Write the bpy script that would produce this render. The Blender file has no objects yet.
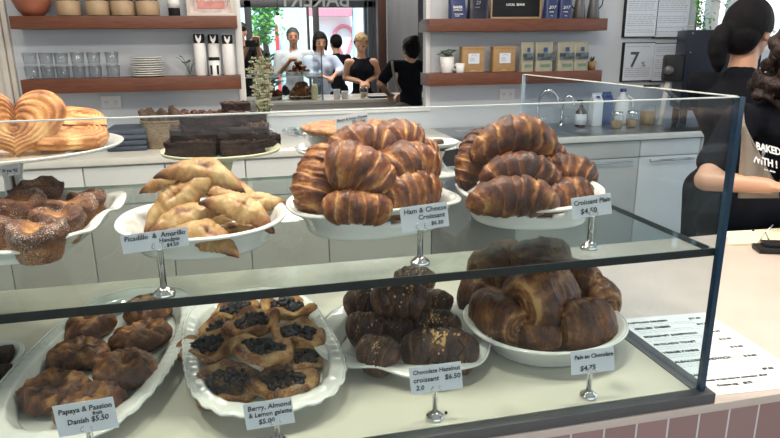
import bpy, bmesh, math, random
import numpy as np
from mathutils import Vector, Matrix, noise, Euler
random.seed(7)
C = bpy.context.scene.collection
S = bpy.context.scene
PI = math.pi
# ------------------------------------------------------------------ camera
F, YAW, PITCH, ROLL = 629.59, .2245, .2723, -.0109
CAM = Vector((0, -.7691, 1.5))
fw = Vector((math.sin(YAW)*math.cos(PITCH), math.cos(YAW)*math.cos(PITCH), -math.sin(PITCH)))
r0 = Vector((math.cos(YAW), -math.sin(YAW), 0)); u0 = r0.cross(fw)
RT = math.cos(ROLL)*r0 + math.sin(ROLL)*u0
UP = -math.sin(ROLL)*r0 + math.cos(ROLL)*u0
cam = bpy.data.cameras.new('camera'); co = bpy.data.objects.new('camera', cam); C.objects.link(co)
cam.sensor_width = 36; cam.lens = F*36/780; cam.clip_start = .02; cam.clip_end = 200
m = Matrix((RT, UP, -fw)).transposed().to_4x4(); m.translation = CAM
co.matrix_world = m; S.camera = co
cam.dof.use_dof = False
def _ray(px, py): return fw + RT*((px-390)/F) - UP*((py-219)/F)
def P(px, py, Y):
    d = _ray(px, py); return CAM + d*((Y-CAM.y)/d.y)
def Z(px, py, z):
    d = _ray(px, py); return CAM + d*((z-CAM.z)/d.z)
CT = .95          # counter top
SH = 1.194        # glass shelf top
R = .694          # right side of the case
TP = 1.4206       # top of the case
SD = .745         # shelf depth
WY = 3.274        # back wall
BY = 2.655        # back counter front
# ------------------------------------------------------------------ materials
def newmat(name):
    m = bpy.data.materials.new(name); m.use_nodes = True
    nt = m.node_tree; b = nt.nodes['Principled BSDF']
    return m, nt, b
def mat(name, col, rough=.5, metal=0, var=.0, vscale=20, bump=0, bscale=60, spec=.5, coat=0, emit=0, stretch=None, sheen=0):
    m, nt, b = newmat(name)
    b.inputs['Base Color'].default_value = (*col, 1); b.inputs['Roughness'].default_value = rough
    b.inputs['Metallic'].default_value = metal; b.inputs['Specular IOR Level'].default_value = spec
    b.inputs['Coat Weight'].default_value = coat; b.inputs['Coat Roughness'].default_value = .15
    if emit:
        b.inputs['Emission Color'].default_value = (*col, 1); b.inputs['Emission Strength'].default_value = emit
    if var or bump:
        tc = nt.nodes.new('ShaderNodeTexCoord'); mp = nt.nodes.new('ShaderNodeMapping')
        nt.links.new(tc.outputs['Object'], mp.inputs[0])
        if stretch: mp.inputs['Scale'].default_value = stretch
    if var:
        n = nt.nodes.new('ShaderNodeTexNoise'); n.inputs['Scale'].default_value = vscale; n.inputs['Detail'].default_value = 5
        nt.links.new(mp.outputs[0], n.inputs['Vector'])
        r = nt.nodes.new('ShaderNodeValToRGB')
        r.color_ramp.elements[0].position = .3; r.color_ramp.elements[1].position = .7
        r.color_ramp.elements[0].color = tuple(c*(1-var) for c in col)+(1,)
        r.color_ramp.elements[1].color = tuple(min(1, c*(1+var)) for c in col)+(1,)
        nt.links.new(n.outputs[0], r.inputs[0]); nt.links.new(r.outputs[0], b.inputs['Base Color'])
    if bump:
        n2 = nt.nodes.new('ShaderNodeTexNoise'); n2.inputs['Scale'].default_value = bscale; n2.inputs['Detail'].default_value = 4
        nt.links.new(mp.outputs[0], n2.inputs['Vector'])
        bp = nt.nodes.new('ShaderNodeBump'); bp.inputs['Strength'].default_value = bump; bp.inputs['Distance'].default_value = .004
        nt.links.new(n2.outputs[0], bp.inputs['Height']); nt.links.new(bp.outputs[0], b.inputs['Normal'])
    return m
def pastry(name, stops, rough=.38, nscale=40, namt=.35, bump=.6, bscale=220, speck=None, coat=.15, lines=0):
    """baked crust: 'bake' attribute (how browned) + noise into a colour ramp"""
    m, nt, b = newmat(name); N = nt.nodes.new; L = nt.links.new
    at = N('ShaderNodeAttribute'); at.attribute_name = 'bake'
    tc = N('ShaderNodeTexCoord')
    n = N('ShaderNodeTexNoise'); n.inputs['Scale'].default_value = nscale; n.inputs['Detail'].default_value = 6; n.inputs['Roughness'].default_value = .65
    g = N('ShaderNodeNewGeometry'); L(g.outputs['Position'], n.inputs['Vector'])
    ma = N('ShaderNodeMath'); ma.operation = 'SUBTRACT'; L(n.outputs[0], ma.inputs[0]); ma.inputs[1].default_value = .5
    mb = N('ShaderNodeMath'); mb.operation = 'MULTIPLY_ADD'; L(ma.outputs[0], mb.inputs[0]); mb.inputs[1].default_value = namt*2; L(at.outputs['Fac'], mb.inputs[2])
    r = N('ShaderNodeValToRGB'); cr = r.color_ramp
    while len(cr.elements) < len(stops): cr.elements.new(.5)
    for e, (p, c) in zip(cr.elements, stops): e.position = p; e.color = (*c, 1)
    n3 = N('ShaderNodeTexNoise'); n3.inputs['Scale'].default_value = nscale*3.6; n3.inputs['Detail'].default_value = 3; n3.inputs['Distortion'].default_value = 1.2; L(g.outputs['Position'], n3.inputs['Vector'])
    mc = N('ShaderNodeMath'); mc.operation = 'SUBTRACT'; L(n3.outputs[0], mc.inputs[0]); mc.inputs[1].default_value = .5
    md_ = N('ShaderNodeMath'); md_.operation = 'MULTIPLY_ADD'; L(mc.outputs[0], md_.inputs[0]); md_.inputs[1].default_value = namt*1.5; L(mb.outputs[0], md_.inputs[2])
    L(md_.outputs[0], r.inputs[0]); out = r.outputs[0]
    if speck:
        col, thr, sc = speck
        v = N('ShaderNodeTexNoise'); v.inputs['Scale'].default_value = sc; v.inputs['Detail'].default_value = 2; L(g.outputs['Position'], v.inputs['Vector'])
        big = N('ShaderNodeTexNoise'); big.inputs['Scale'].default_value = 30; L(g.outputs['Position'], big.inputs['Vector'])
        s1 = N('ShaderNodeMath'); s1.operation = 'MULTIPLY_ADD'; L(big.outputs[0], s1.inputs[0]); s1.inputs[1].default_value = .5; L(v.outputs[0], s1.inputs[2])
        t = N('ShaderNodeMapRange'); t.inputs[1].default_value = thr; t.inputs[2].default_value = thr+.05; L(s1.outputs[0], t.inputs[0])
        mx = N('ShaderNodeMix'); mx.data_type = 'RGBA'; L(t.outputs[0], mx.inputs[0]); L(out, mx.inputs[6]); mx.inputs[7].default_value = (*col, 1); out = mx.outputs[2]
    L(out, b.inputs['Base Color']); b.inputs['Specular IOR Level'].default_value = .35
    b.inputs['Roughness'].default_value = rough; b.inputs['Coat Weight'].default_value = coat; b.inputs['Coat Roughness'].default_value = .25
    n2 = N('ShaderNodeTexNoise'); n2.inputs['Scale'].default_value = bscale; n2.inputs['Detail'].default_value = 8; n2.inputs['Roughness'].default_value = .7; n2.inputs['Distortion'].default_value = .6; L(g.outputs['Position'], n2.inputs['Vector'])
    bp = N('ShaderNodeBump'); bp.inputs['Strength'].default_value = bump; bp.inputs['Distance'].default_value = .003
    L(n2.outputs[0], bp.inputs['Height']); L(bp.outputs[0], b.inputs['Normal'])
    return m
def glassmat(name, tint=(.93, .97, .96), refl=1.0, rough=.0):
    m = bpy.data.materials.new(name); m.use_nodes = True; nt = m.node_tree; nt.nodes.clear()
    N = nt.nodes.new; o = N('ShaderNodeOutputMaterial'); t = N('ShaderNodeBsdfTransparent'); t.inputs[0].default_value = (*tint, 1)
    g = N('ShaderNodeBsdfGlossy'); g.inputs['Roughness'].default_value = rough
    f = N('ShaderNodeLayerWeight'); f.inputs[0].default_value = .5
    pw = N('ShaderNodeMath'); pw.operation = 'POWER'; pw.inputs[1].default_value = 5; nt.links.new(f.outputs['Facing'], pw.inputs[0])
    sc = N('ShaderNodeMath'); sc.operation = 'MULTIPLY_ADD'; sc.inputs[1].default_value = .9; sc.inputs[2].default_value = .045; nt.links.new(pw.outputs[0], sc.inputs[0])
    k = N('ShaderNodeMath'); k.operation = 'MULTIPLY'; k.inputs[1].default_value = refl*.6; nt.links.new(sc.outputs[0], k.inputs[0])
    x = N('ShaderNodeMixShader'); nt.links.new(k.outputs[0], x.inputs[0]); nt.links.new(t.outputs[0], x.inputs[1]); nt.links.new(g.outputs[0], x.inputs[2])
    nt.links.new(x.outputs[0], o.inputs[0]); return m
def tilemat(name, col, grout, wx, wz, gap=.04, var=.12, rough=.25):
    m, nt, b = newmat(name); N = nt.nodes.new; L = nt.links.new
    tc = N('ShaderNodeTexCoord'); br = N('ShaderNodeTexBrick'); mp = N('ShaderNodeMapping')
    L(tc.outputs['Object'], mp.inputs[0]); mp.inputs['Rotation'].default_value = (PI/2, 0, 0); L(mp.outputs[0], br.inputs[0])
    br.offset = 0; br.inputs['Scale'].default_value = 1; br.inputs['Brick Width'].default_value = wx; br.inputs['Row Height'].default_value = wz
    br.inputs['Mortar Size'].default_value = gap; br.inputs['Color1'].default_value = (*[c*(1-var) for c in col], 1); br.inputs['Color2'].default_value = (*[c*(1+var) for c in col], 1)
    br.inputs['Mortar'].default_value = (*grout, 1); L(br.outputs[0], b.inputs['Base Color']); b.inputs['Roughness'].default_value = rough
    return m
M = {}
M['wall'] = mat('painted plaster', (.55, .59, .635), .7, var=.03, vscale=2, bump=.1, bscale=90)
M['wallgrey'] = mat('grey plaster', (.27, .28, .30), .7, var=.12, vscale=3, stretch=(4, 4, .5))
M['ceil'] = mat('ceiling paint', (.75, .75, .73), .8, var=.02)
M['trim'] = mat('off white trim', (.62, .58, .52), .5, var=.05, vscale=6)
M['floor'] = mat('floor tile', (.28, .265, .24), .35, var=.15, vscale=3)
M['wood'] = mat('walnut board', (.125, .040, .018), .42, var=.3, vscale=5, stretch=(2, 14, 30), bump=.1, bscale=40)
M['darkwood'] = mat('dark wood post', (.045, .018, .012), .5, var=.3, vscale=6, stretch=(20, 20, 1))
M['quartz'] = mat('cream quartz', (.74, .71, .65), .16, var=.05, vscale=9)
M['quartzpink'] = mat('warm quartz', (.60, .50, .43), .3, var=.05, vscale=12)
M['deck'] = mat('case deck', (.56, .535, .45), .2, var=.04, vscale=6)
M['cab'] = mat('cabinet front', (.53, .515, .48), .38, var=.03, vscale=4)
M['cabwhite'] = mat('white cabinet', (.72, .72, .71), .3, var=.02)
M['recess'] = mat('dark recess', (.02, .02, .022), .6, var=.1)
M['frame'] = mat('brushed grey metal', (.125, .125, .13), .42, metal=.6, var=.08, vscale=30, stretch=(1, 20, 20))
M['steel'] = mat('stainless steel', (.45, .46, .48), .28, metal=1, var=.05, vscale=10)
M['chrome'] = mat('chrome', (.72, .72, .72), .08, metal=1, var=.02)
M['tile'] = tilemat('pink wall tile', (.33, .20, .185), (.62, .60, .58), .057, .23, gap=.0018)
M['glass'] = glassmat('case glass', (.96, .985, .975), .6)
M['shelfglass'] = glassmat('shelf glass', (.84, .885, .87), .75)
M['sideglass'] = glassmat('side glass', (.86, .92, .97), 1.3)
M['clearglass'] = glassmat('drinking glass', (.93, .95, .96), 2.2, .05)
M['edge'] = mat('dark glass edge', (.003, .008, .009), .35, var=.2, vscale=8)
M['edgeblue'] = mat('blue glass edge', (.010, .040, .078), .12, var=.2, vscale=8)
M['edgelight'] = mat('pale glass edge', (.62, .66, .62), .2, var=.1)
M['china'] = mat('white china', (.68, .68, .65), .14, var=.02, coat=.4)
M['china2'] = mat('ivory china', (.70, .69, .50), .2, var=.03, coat=.3)
M['paper'] = mat('card paper', (.66, .68, .71), .6, var=.03)
M['menu'] = mat('menu paper', (.78, .77, .73), .6, var=.02)
M['ink'] = mat('black ink', (.012, .012, .015), .5, var=.1)
M['inkgrey'] = mat('grey ink', (.25, .27, .30), .6, var=.1)
M['black'] = mat('black plastic', (.008, .009, .011), .45, spec=.3, var=.15)
M['blackmetal'] = mat('navy black enamel', (.005, .010, .024), .4, spec=.25, var=.15, vscale=4)
M['cotton'] = mat('black cotton', (.006, .007, .011), .9, spec=.15, var=.25, vscale=12, bump=.3, bscale=30)
M['navy'] = mat('navy print', (.025, .04, .13), .4, var=.15)
M['navy2'] = mat('dark plum foil', (.012, .012, .03), .3, var=.3)
M['kraft'] = mat('kraft paper', (.36, .22, .095), .6, var=.12, vscale=30)
M['kraftlight'] = mat('pale kraft label', (.40, .28, .17), .6, var=.1)
M['beans'] = mat('coffee beans', (.05, .028, .016), .4, var=.5, vscale=90, bump=1, bscale=120)
M['copper'] = mat('copper clay', (.30, .10, .055), .38, var=.15, vscale=8)
M['leaf'] = mat('green leaf', (.06, .14, .05), .5, var=.4, vscale=20)
M['leafb'] = mat('bright leaf', (.10, .36, .05), .5, var=.6, vscale=6)
M['bloom'] = mat('cream blossom', (.80, .77, .60), .6, var=.15, vscale=60)
M['white'] = mat('white plastic', (.74, .74, .73), .35, var=.02)
M['sign'] = mat('pale sign sheet', (.62, .68, .76), .4, var=.04)
M['wicker'] = mat('wicker weave', (.22, .16, .10), .7, var=.5, vscale=60, stretch=(1, 1, 4), bump=1, bscale=90)
M['bark'] = mat('dry bark', (.10, .065, .045), .8, var=.5, vscale=40, bump=1)
M['cloth'] = mat('blue grey cloth', (.05, .065, .10), .8, var=.3, vscale=15)
M['denim'] = mat('grey apron canvas', (.25, .21, .165), .85, var=.1, vscale=20, bump=.4, bscale=200)
M['olive'] = mat('olive canvas', (.09, .085, .06), .85, var=.15)
M['skin'] = mat('skin', (.55, .30, .19), .45, var=.06, vscale=12)
M['skin2'] = mat('tan skin', (.42, .21, .12), .45, var=.06, vscale=12)
M['hair'] = mat('black hair', (.005, .0045, .006), .6, spec=.15, var=.5, vscale=40, stretch=(8, 8, 1), bump=.8, bscale=80)
M['hairbrown'] = mat('dark brown curls', (.018, .009, .007), .5, spec=.3, var=.6, vscale=50, bump=1, bscale=90)
M['hairblond'] = mat('blonde hair', (.30, .20, .09), .5, var=.3, vscale=40, bump=.6)
M['hairgrey'] = mat('cropped grey hair', (.06, .055, .05), .7, var=.3)
M['shirt'] = mat('white linen', (.58, .62, .68), .8, var=.08, vscale=8, bump=.5, bscale=15)
M['shirtblue'] = mat('pale blue cotton', (.50, .60, .76), .8, var=.12, vscale=8, bump=.5, bscale=15)
M['lip'] = mat('lips', (.35, .10, .08), .5, var=.1)
M['cream_note'] = mat('cream notepaper', (.76, .72, .50), .7, var=.03)
M['red'] = mat('red paint', (.75, .06, .07), .5, var=.08)
M['pink'] = mat('pink sign', (.80, .25, .33), .5, var=.1)
M['extwhite'] = mat('sunlit white wall', (.92, .93, .93), .8, var=.03)
M['teal'] = mat('pale teal wall', (.50, .82, .86), .8, var=.08, vscale=1)
M['bulb'] = mat('lamp glass', (1, .97, .9), .3, var=.01, emit=1.5)
M['blue'] = mat('blue carton', (.02, .07, .22), .4, var=.2)
M['amber'] = mat('brown glass', (.04, .02, .012), .15, var=.2)
M['berry'] = mat('baked blueberry', (.006, .005, .011), .25, var=.6, vscale=80, bump=.4, coat=.1)
M['nut'] = mat('chopped hazelnut', (.55, .34, .13), .5, var=.3, vscale=200)
M['yellow'] = mat('lemonade', (.75, .72, .42), .3, var=.05)
BR = [(0, (.50, .28, .10)), (.22, (.33, .13, .034)), (.45, (.18, .056, .015)), (.7, (.085, .025, .010)), (1, (.04, .013, .007))]
M['croissant'] = pastry('croissant crust', BR, .36, coat=.2, nscale=55, namt=.5, bump=1.0, bscale=150)
M['ham'] = pastry('glossy croissant crust', [(0, (.66, .38, .14)), (.22, (.45, .18, .045)), (.5, (.25, .077, .02)), (.8, (.115, .032, .012)), (1, (.06, .018, .009))], .30, coat=.3, nscale=55, namt=.5, bump=1.0, bscale=140)
M['pain'] = pastry('dark brown crust', [(0, (.46, .25, .09)), (.3, (.27, .11, .032)), (.6, (.13, .043, .015)), (1, (.05, .017, .008))], .36, coat=.2, nscale=50, namt=.5, bump=1.0, bscale=150)
M['handpie'] = pastry('golden shortcrust', [(0, (.52, .37, .17)), (.32, (.40, .235, .085)), (.58, (.28, .125, .036)), (.85, (.16, .05, .017)), (1, (.08, .026, .012))], .4, nscale=22, namt=.35, bump=.5, coat=.2)
M['palmier'] = pastry('caramel puff crust', [(0, (.68, .43, .19)), (.35, (.53, .26, .085)), (.65, (.34, .12, .03)), (1, (.14, .045, .014))], .45, namt=.3, coat=.1)
M['bun'] = pastry('sugared bun crust', [(0, (.62, .35, .12)), (.3, (.36, .155, .05)), (.6, (.17, .065, .028)), (1, (.09, .036, .022))], .5, speck=((.55, .46, .40), .86, 520), bump=1, coat=0)
M['danish'] = pastry('burnished danish crust', [(0, (.44, .21, .07)), (.3, (.22, .084, .028)), (.6, (.10, .034, .014)), (1, (.045, .015, .008))], .38, nscale=38, namt=.6, coat=.15)
M['galette'] = pastry('sugared galette crust', [(0, (.58, .38, .17)), (.4, (.40, .20, .065)), (.75, (.19, .065, .020)), (1, (.08, .028, .012))], .5, namt=.6, speck=((.66, .60, .50), .90, 620), bump=.9, coat=0)
M['choc'] = pastry('chocolate glazed crust', [(0, (.22, .10, .045)), (.35, (.10, .042, .022)), (.65, (.05, .020, .012)), (1, (.025, .010, .008))], .34, nscale=60, namt=.7, coat=.2, bump=1.2, bscale=110)
M['brownie'] = pastry('brownie crumb', [(0, (.07, .03, .017)), (.4, (.026, .010, .008)), (.8, (.012, .005, .004)), (1, (.006, .003, .003))], .6, nscale=90, bump=1.5, bscale=160, coat=0)
M['browntop'] = pastry('crackled brownie top', [(0, (.22, .10, .05)), (.5, (.10, .04, .022)), (1, (.04, .016, .01))], .5, nscale=120, namt=.8, bump=2, bscale=200, coat=0)
M['pie'] = pastry('quiche filling', [(0, (.60, .38, .16)), (.4, (.42, .18, .06)), (.75, (.22, .075, .03)), (1, (.1, .035, .02))], .4, nscale=45, namt=.8, bump=1.5, bscale=120)
# ------------------------------------------------------------------ mesh tools
class MB:
    def __init__(s): s.v = []; s.f = []; s.a = []; s.smooth = True
    def add(s, vs, fs, at=None):
        k = len(s.v); s.v += [tuple(v) for v in vs]; s.f += [tuple(i+k for i in f) for f in fs]
        s.a += list(at) if at is not None else [.5]*len(vs)
    def box(s, x0, x1, y0, y1, z0, z1, M_=None):
        vs = [Vector((x, y, z)) for x in (x0, x1) for y in (y0, y1) for z in (z0, z1)]
        if M_: vs = [M_ @ v for v in vs]
        s.add(vs, [(0, 1, 3, 2), (4, 6, 7, 5), (0, 4, 5, 1), (2, 3, 7, 6), (0, 2, 6, 4), (1, 5, 7, 3)])
        return s
    def rbox(s, x0, x1, y0, y1, z0, z1, b=.003, M_=None):
        bm = bmesh.new(); r = bmesh.ops.create_cube(bm, size=1)
        for v in bm.verts: v.co = Vector(((x0+x1)/2+v.co.x*(x1-x0), (y0+y1)/2+v.co.y*(y1-y0), (z0+z1)/2+v.co.z*(z1-z0)))
        bmesh.ops.bevel(bm, geom=bm.edges[:], offset=b, segments=2, affect='EDGES', profile=.6)
        bm.verts.ensure_lookup_table()
        s.add([M_ @ v.co if M_ else v.co for v in bm.verts], [[v.index for v in f.verts] for f in bm.faces]); bm.free(); return s
    def grid(s, nu, nv, fn, closeu=False, closev=True):
        vs = []; at = []
        for i in range(nu):
            for j in range(nv):
                q = fn(i, j); vs.append(q[0]); at.append(q[1])
        fs = []
        for i in range(nu if closeu else nu-1):
            for j in range(nv if closev else nv-1):
                i2 = (i+1) % nu; j2 = (j+1) % nv
                fs.append((i*nv+j, i*nv+j2, i2*nv+j2, i2*nv+j))
        s.add(vs, fs, at); return s
    def lathe(s, prof, n=32, c=(0, 0, 0), sx=1, sy=1):
        c = Vector(c)
        return s.grid(len(prof), n, lambda i, j: (c+Vector((prof[i][0]*math.cos(2*PI*j/n)*sx, prof[i][0]*math.sin(2*PI*j/n)*sy, prof[i][1])), .5))
    def tube(s, pts, r, n=8, cap=True):
        pts = [Vector(p) for p in pts]; rr = r if isinstance(r, (list, tuple)) else [r]*len(pts)
        vs = []; prev = None
        for i, p in enumerate(pts):
            d = (pts[min(i+1, len(pts)-1)]-pts[max(i-1, 0)]).normalized()
            a = (prev - d*prev.dot(d)) if prev else d.orthogonal()
            if a.length < 1e-6: a = d.orthogonal()
            a.normalize(); prev = a; b = d.cross(a)
            for j in range(n): t = 2*PI*j/n; vs.append(p+(a*math.cos(t)+b*math.sin(t))*rr[i])
        fs = [(i*n+j, i*n+(j+1) % n, (i+1)*n+(j+1) % n, (i+1)*n+j) for i in range(len(pts)-1) for j in range(n)]
        if cap: fs += [tuple(range(n))[::-1], tuple(range((len(pts)-1)*n, len(pts)*n))]
        s.add(vs, fs); return s
    def ball(s, c, r, n=10, m=7, M_=None):
        c = Vector(c); r = Vector(r) if not isinstance(r, (int, float)) else Vector((r, r, r))
        vs = []
        for i in range(m+1):
            ph = PI*i/m
            for j in range(n):
                t = 2*PI*j/n; o = Vector((r.x*math.sin(ph)*math.cos(t), r.y*math.sin(ph)*math.sin(t), r.z*math.cos(ph)))
                if M_: o = M_ @ o
                vs.append(c+o)
        s.add(vs, [(i*n+j, (i+1)*n+j, (i+1)*n+(j+1) % n, i*n+(j+1) % n) for i in range(m) for j in range(n)]); return s
    def capsule(s, a, ra, b, rb, n=12):
        a = Vector(a); b = Vector(b); d = (b-a); L = d.length or 1e-4; d = d/L; pts = []; rr = []
        for k in range(5): t = -PI/2+PI/2*k/4; pts.append(a+d*ra*math.sin(t)); rr.append(max(1e-4, ra*math.cos(t)))
        for k in range(1, 5): t = PI/2*k/4; pts.append(b+d*rb*math.sin(t)) ; rr.append(max(1e-4, rb*math.cos(t)))
        pts.insert(5, b); rr.insert(5, rb)
        return s.tube(pts, rr, n)
    def build(s, name, material, parent=None, smooth=True, mats=None, auto=None, weld=False):
        me = bpy.data.meshes.new(name); me.from_pydata(s.v, [], s.f)
        at = me.attributes.new('bake', 'FLOAT', 'POINT'); at.data.foreach_set('value', np.array(s.a, dtype=np.float32))
        bm = bmesh.new(); bm.from_mesh(me)
        if weld: bmesh.ops.remove_doubles(bm, verts=bm.verts, dist=1e-5)
        bmesh.ops.recalc_face_normals(bm, faces=bm.faces); bm.to_mesh(me); bm.free()
        me.materials.append(material)
        me.shade_smooth() if smooth else me.shade_flat()
        if smooth and auto: me.set_sharp_from_angle(angle=math.radians(auto))
        o = bpy.data.objects.new(name, me); C.objects.link(o)
        if parent: o.parent = parent
        return o
def tag(o, label=None, cat=None, group=None, kind=None):
    if label: o['label'] = label
    if cat: o['category'] = cat
    if group: o['group'] = group
    if kind: o['kind'] = kind
    return o
def thing(name, label, cat, loc=(0, 0, 0), rz=0, group=None):
    o = bpy.data.objects.new(name, None); C.objects.link(o); o.location = loc; o.rotation_euler = (0, 0, rz); o.empty_display_size = .05
    return tag(o, label, cat, group)
def struct(o): o['kind'] = 'structure'; return o
def copy_tree(o, parent=None):
    c = o.copy(); C.objects.link(c); c.parent = parent
    for ch in [x for x in C.objects if x.parent == o]: copy_tree(ch, c)
    return c
def box(name, m, b, parent=None, bev=0):
    q = MB(); (q.rbox(*b, b=bev) if bev else q.box(*b)); return q.build(name, m, parent, smooth=bool(bev), auto=35)
def text(s, size, M_, material, parent=None, name='lettering', depth=.0004, align='LEFT', bold=0.0, shear=0):
    cu = bpy.data.curves.new(name, 'FONT'); cu.body = s; cu.size = size; cu.extrude = depth; cu.offset = bold; cu.align_x = align; cu.resolution_u = 2; cu.shear = shear
    t = bpy.data.objects.new('t', cu); C.objects.link(t); bpy.context.view_layer.update()
    me = bpy.data.meshes.new_from_object(t.evaluated_get(bpy.context.evaluated_depsgraph_get()))
    bpy.data.objects.remove(t); bpy.data.curves.remove(cu)
    me.materials.clear(); me.materials.append(material); me.transform(M_)
    o = bpy.data.objects.new(name, me); C.objects.link(o)
    if parent: o.parent = parent
    return o
def texts(lines, material, parent=None, name='lettering'):
    """several text lines joined into one lettering part; each: (string, size, matrix, bold, shear)"""
    bm = bmesh.new()
    for s, size, M_, bold, sh in lines:
        o = text(s, size, M_, material, bold=bold, shear=sh); bm.from_mesh(o.data); me = o.data; bpy.data.objects.remove(o); bpy.data.meshes.remove(me)
    me = bpy.data.meshes.new(name); bm.to_mesh(me); bm.free(); me.materials.append(material)
    o = bpy.data.objects.new(name, me); C.objects.link(o)
    if parent: o.parent = parent
    return o
def frame3(A, B, yh):
    x = (B-A).normalized(); z = x.cross(yh).normalized(); y = z.cross(x)
    return x, y, z
def place(o, A, B, yh, k=1.0):
    """unit-length mesh laid from A to B, its local y towards yh"""
    x, y, z = frame3(A, B, yh); s = (B-A).length*k
    m = Matrix((x*s, y*s, z*s)).transposed().to_4x4(); m.translation = (A+B)/2; o.matrix_world = m; return o
# ------------------------------------------------------------------ setting
def wallp(name, boxes, m):
    q = MB()
    for b in boxes: q.box(*b)
    return struct(q.build(name, m, smooth=False))
wallp('floor', [(-3.2, 6, -4, 14, -.1, 0)], M['floor'])
wallp('ceiling', [(-3.2, 6, -3, WY+.1, 3.0, 3.1), (-3.2, 3.1, WY+.1, 9.4, 3.0, 3.1)], M['ceil'])
OX0, OX1, OZ0, OZ1 = .012, 1.182, 1.09, 2.35
W2X = P(697, 20, WY).x
wallp('wall_back', [(-1.235, OX0, WY, WY+.10, 0, 3), (OX0, OX1, WY, WY+.10, 0, OZ0), (OX0, OX1, WY, WY+.10, OZ1, 3), (OX1, W2X, WY, WY+.10, 0, 3),
      (W2X, 5.2, WY, WY+.10, 0, 1.42), (W2X, 5.2, WY, WY+.10, 2.5, 3), (5.2, 6, WY, WY+.1, 0, 3)], M['wall'])
wallp('wall_left', [(-3.2, -3.1, -4, 9.4, 0, 3)], M['wall'])
wallp('wall_right', [(5.9, 6, -3, WY+.1, 0, .8), (5.9, 6, -3, WY+.1, 2.85, 3), (5.9, 6, -3, -2, .8, 2.85)], M['wall'])  # unseen side wall, opened wide to brighten the room with cool light
wallp('wall_far_right', [(3.0, 3.1, WY+.101, 9.4, 0, 3)], M['wall'])
wallp('wall_front_lightblock', [(-3.2, -1.6, -3.1, -3, 0, 3), (4.2, 6, -3.1, -3, 0, 3), (-1.6, 4.2, -3.1, -3, 0, 1.0), (-1.6, 4.2, -3.1, -3, 2.6, 3)], M['wall'])  # unseen wall added to cut flat frontal light; gap for the shop windows
# left door way: fluted casing, dark passage
q = MB()
for x0, x1, y0 in ((-1.262, -1.236, WY-.03), (-1.295, -1.266, WY-.045), (-1.335, -1.30, WY-.02), (-1.43, -1.34, WY)):
    q.rbox(x0, x1, y0, WY+.1, 0, 3, .004)
struct(q.build('trim_1', M['trim'], auto=35))
wallp('wall_passage', [(-3.1, -1.43, WY+.5, WY+.6, 0, 3)], M['recess'])  # near-black wall; the passage's darkness is put into its colour
# trim round the mirror, which is built as an open hole
q = MB(); q.rbox(OX0-.03, OX0+.012, WY-.012, WY, OZ0-.02, 2.4, .003); q.rbox(OX1-.012, OX1+.018, WY-.012, WY, OZ0-.02, 2.4, .003); q.rbox(OX0-.03, OX1+.02, WY-.016, WY, OZ0-.022, OZ0, .003)
struct(q.build('trim_2', M['white'], auto=35))
# window at right behind the machine
w = struct(thing('window_1', None, None, (W2X, WY, 1.42)))
q = MB()
def mull(px, wd):
    x = P(px, 10, WY).x-W2X; q.rbox(x-wd/2, x+wd/2, 0, .08, 0, 1.08, .004)
for px, wd in ((697.5, .02), (716, .065), (736, .05), (800, .05)): mull(px, wd)
q.rbox(0, 2.0, 0, .08, 0, .04, .004); q.rbox(0, 2.0, 0, .08, 1.04, 1.08, .004)
q.build('window_frame', M['white'], w, auto=35)
box('window_pane', M['glass'], (.01, 2.0, .04, .046, .03, 1.05), w)
# back counter: cabinets, worktop
xj = [P(x, 270, BY).x for x in (12, 97, 176, 253, 330)]
cabs = [xj[0]-.81, xj[0]-.405]+xj
for i in range(len(cabs)-1):
    a, b = cabs[i], cabs[i+1]
    t = thing('base_cabinet', ['cream base cabinet at the far left end of the back counter', 'cream base cabinet under the stacked palmiers, left part of back counter', 'cream base cabinet behind the muffin tray', 'cream base cabinet between muffin tray and handpie platter', 'cream base cabinet straight behind the handpie platter', 'cream base cabinet right of the handpies, left of the ham croissants'][i], 'cabinet', ((a+b)/2, BY, 0), group='cream cabinets along the back counter')
    w = (b-a)/2
    box('carcass', M['cabwhite'], (-w+.001, w-.001, .02, .60, .08, .915), t)
    box('door', M['cab'], (-w+.003, w-.003, 0, .019, .10, .70), t, .003)
    box('drawer', M['cabwhite'], (-w+.003, w-.003, 0, .019, .706, .905), t, .003)
    box('plinth', M['recess'], (-w+.001, w-.001, .06, .58, 0, .08), t)
c0 = cabs[-1]
X1 = P(432, 165, BY).x; X2 = P(520, 160, BY).x; X3 = P(640, 150, BY).x; X4 = P(700, 150, BY).x
def cabinet(name, label, a, b, fm, dark=False):
    t = thing(name, label, 'cabinet', ((a+b)/2, BY, 0)); w = (b-a)/2
    box('carcass', M['cab'], (-w+.001, w-.001, .022, .60, .08, .915), t)
    box('door', fm, (-w+.004, w-.004, 0, .021, .10, .80), t, .003)
    box('drawer', M['recess'] if dark else fm, (-w+.004, w-.004, 0, .021, .806, .905), t, .003)
    q = MB(); q.tube([(-w+.06, -.03, .78), (w-.06, -.03, .78)], .007); q.tube([(-w+.08, -.03, .78), (-w+.08, .002, .78)], .005); q.tube([(w-.08, -.03, .78), (w-.08, .002, .78)], .005)
    q.build('handle', M['steel'], t); box('plinth', M['recess'], (-w+.001, w-.001, .06, .58, 0, .08), t)
cabinet('base_cabinet', 'cream base cabinet between the two croissant platters and the mirror opening', c0, X1, M['cab'])
cabinet('undercounter_fridge', 'dark fronted undercounter fridge left of the sink cabinet', X1, X2, M['steel'], True)
cabinet('sink_cabinet', 'beige sink cabinet under the steel sink with two taps', X2, X3, M['cab'])
cabinet('dishwasher', 'white dishwasher under the counter behind the server arm', X3, X4, M['cabwhite'])
cabinet('machine_cabinet', 'cabinet carrying the big black coffee machine by the window', X4, 4.3, M['cab'])
XS = P(462, 150, BY).x
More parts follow.
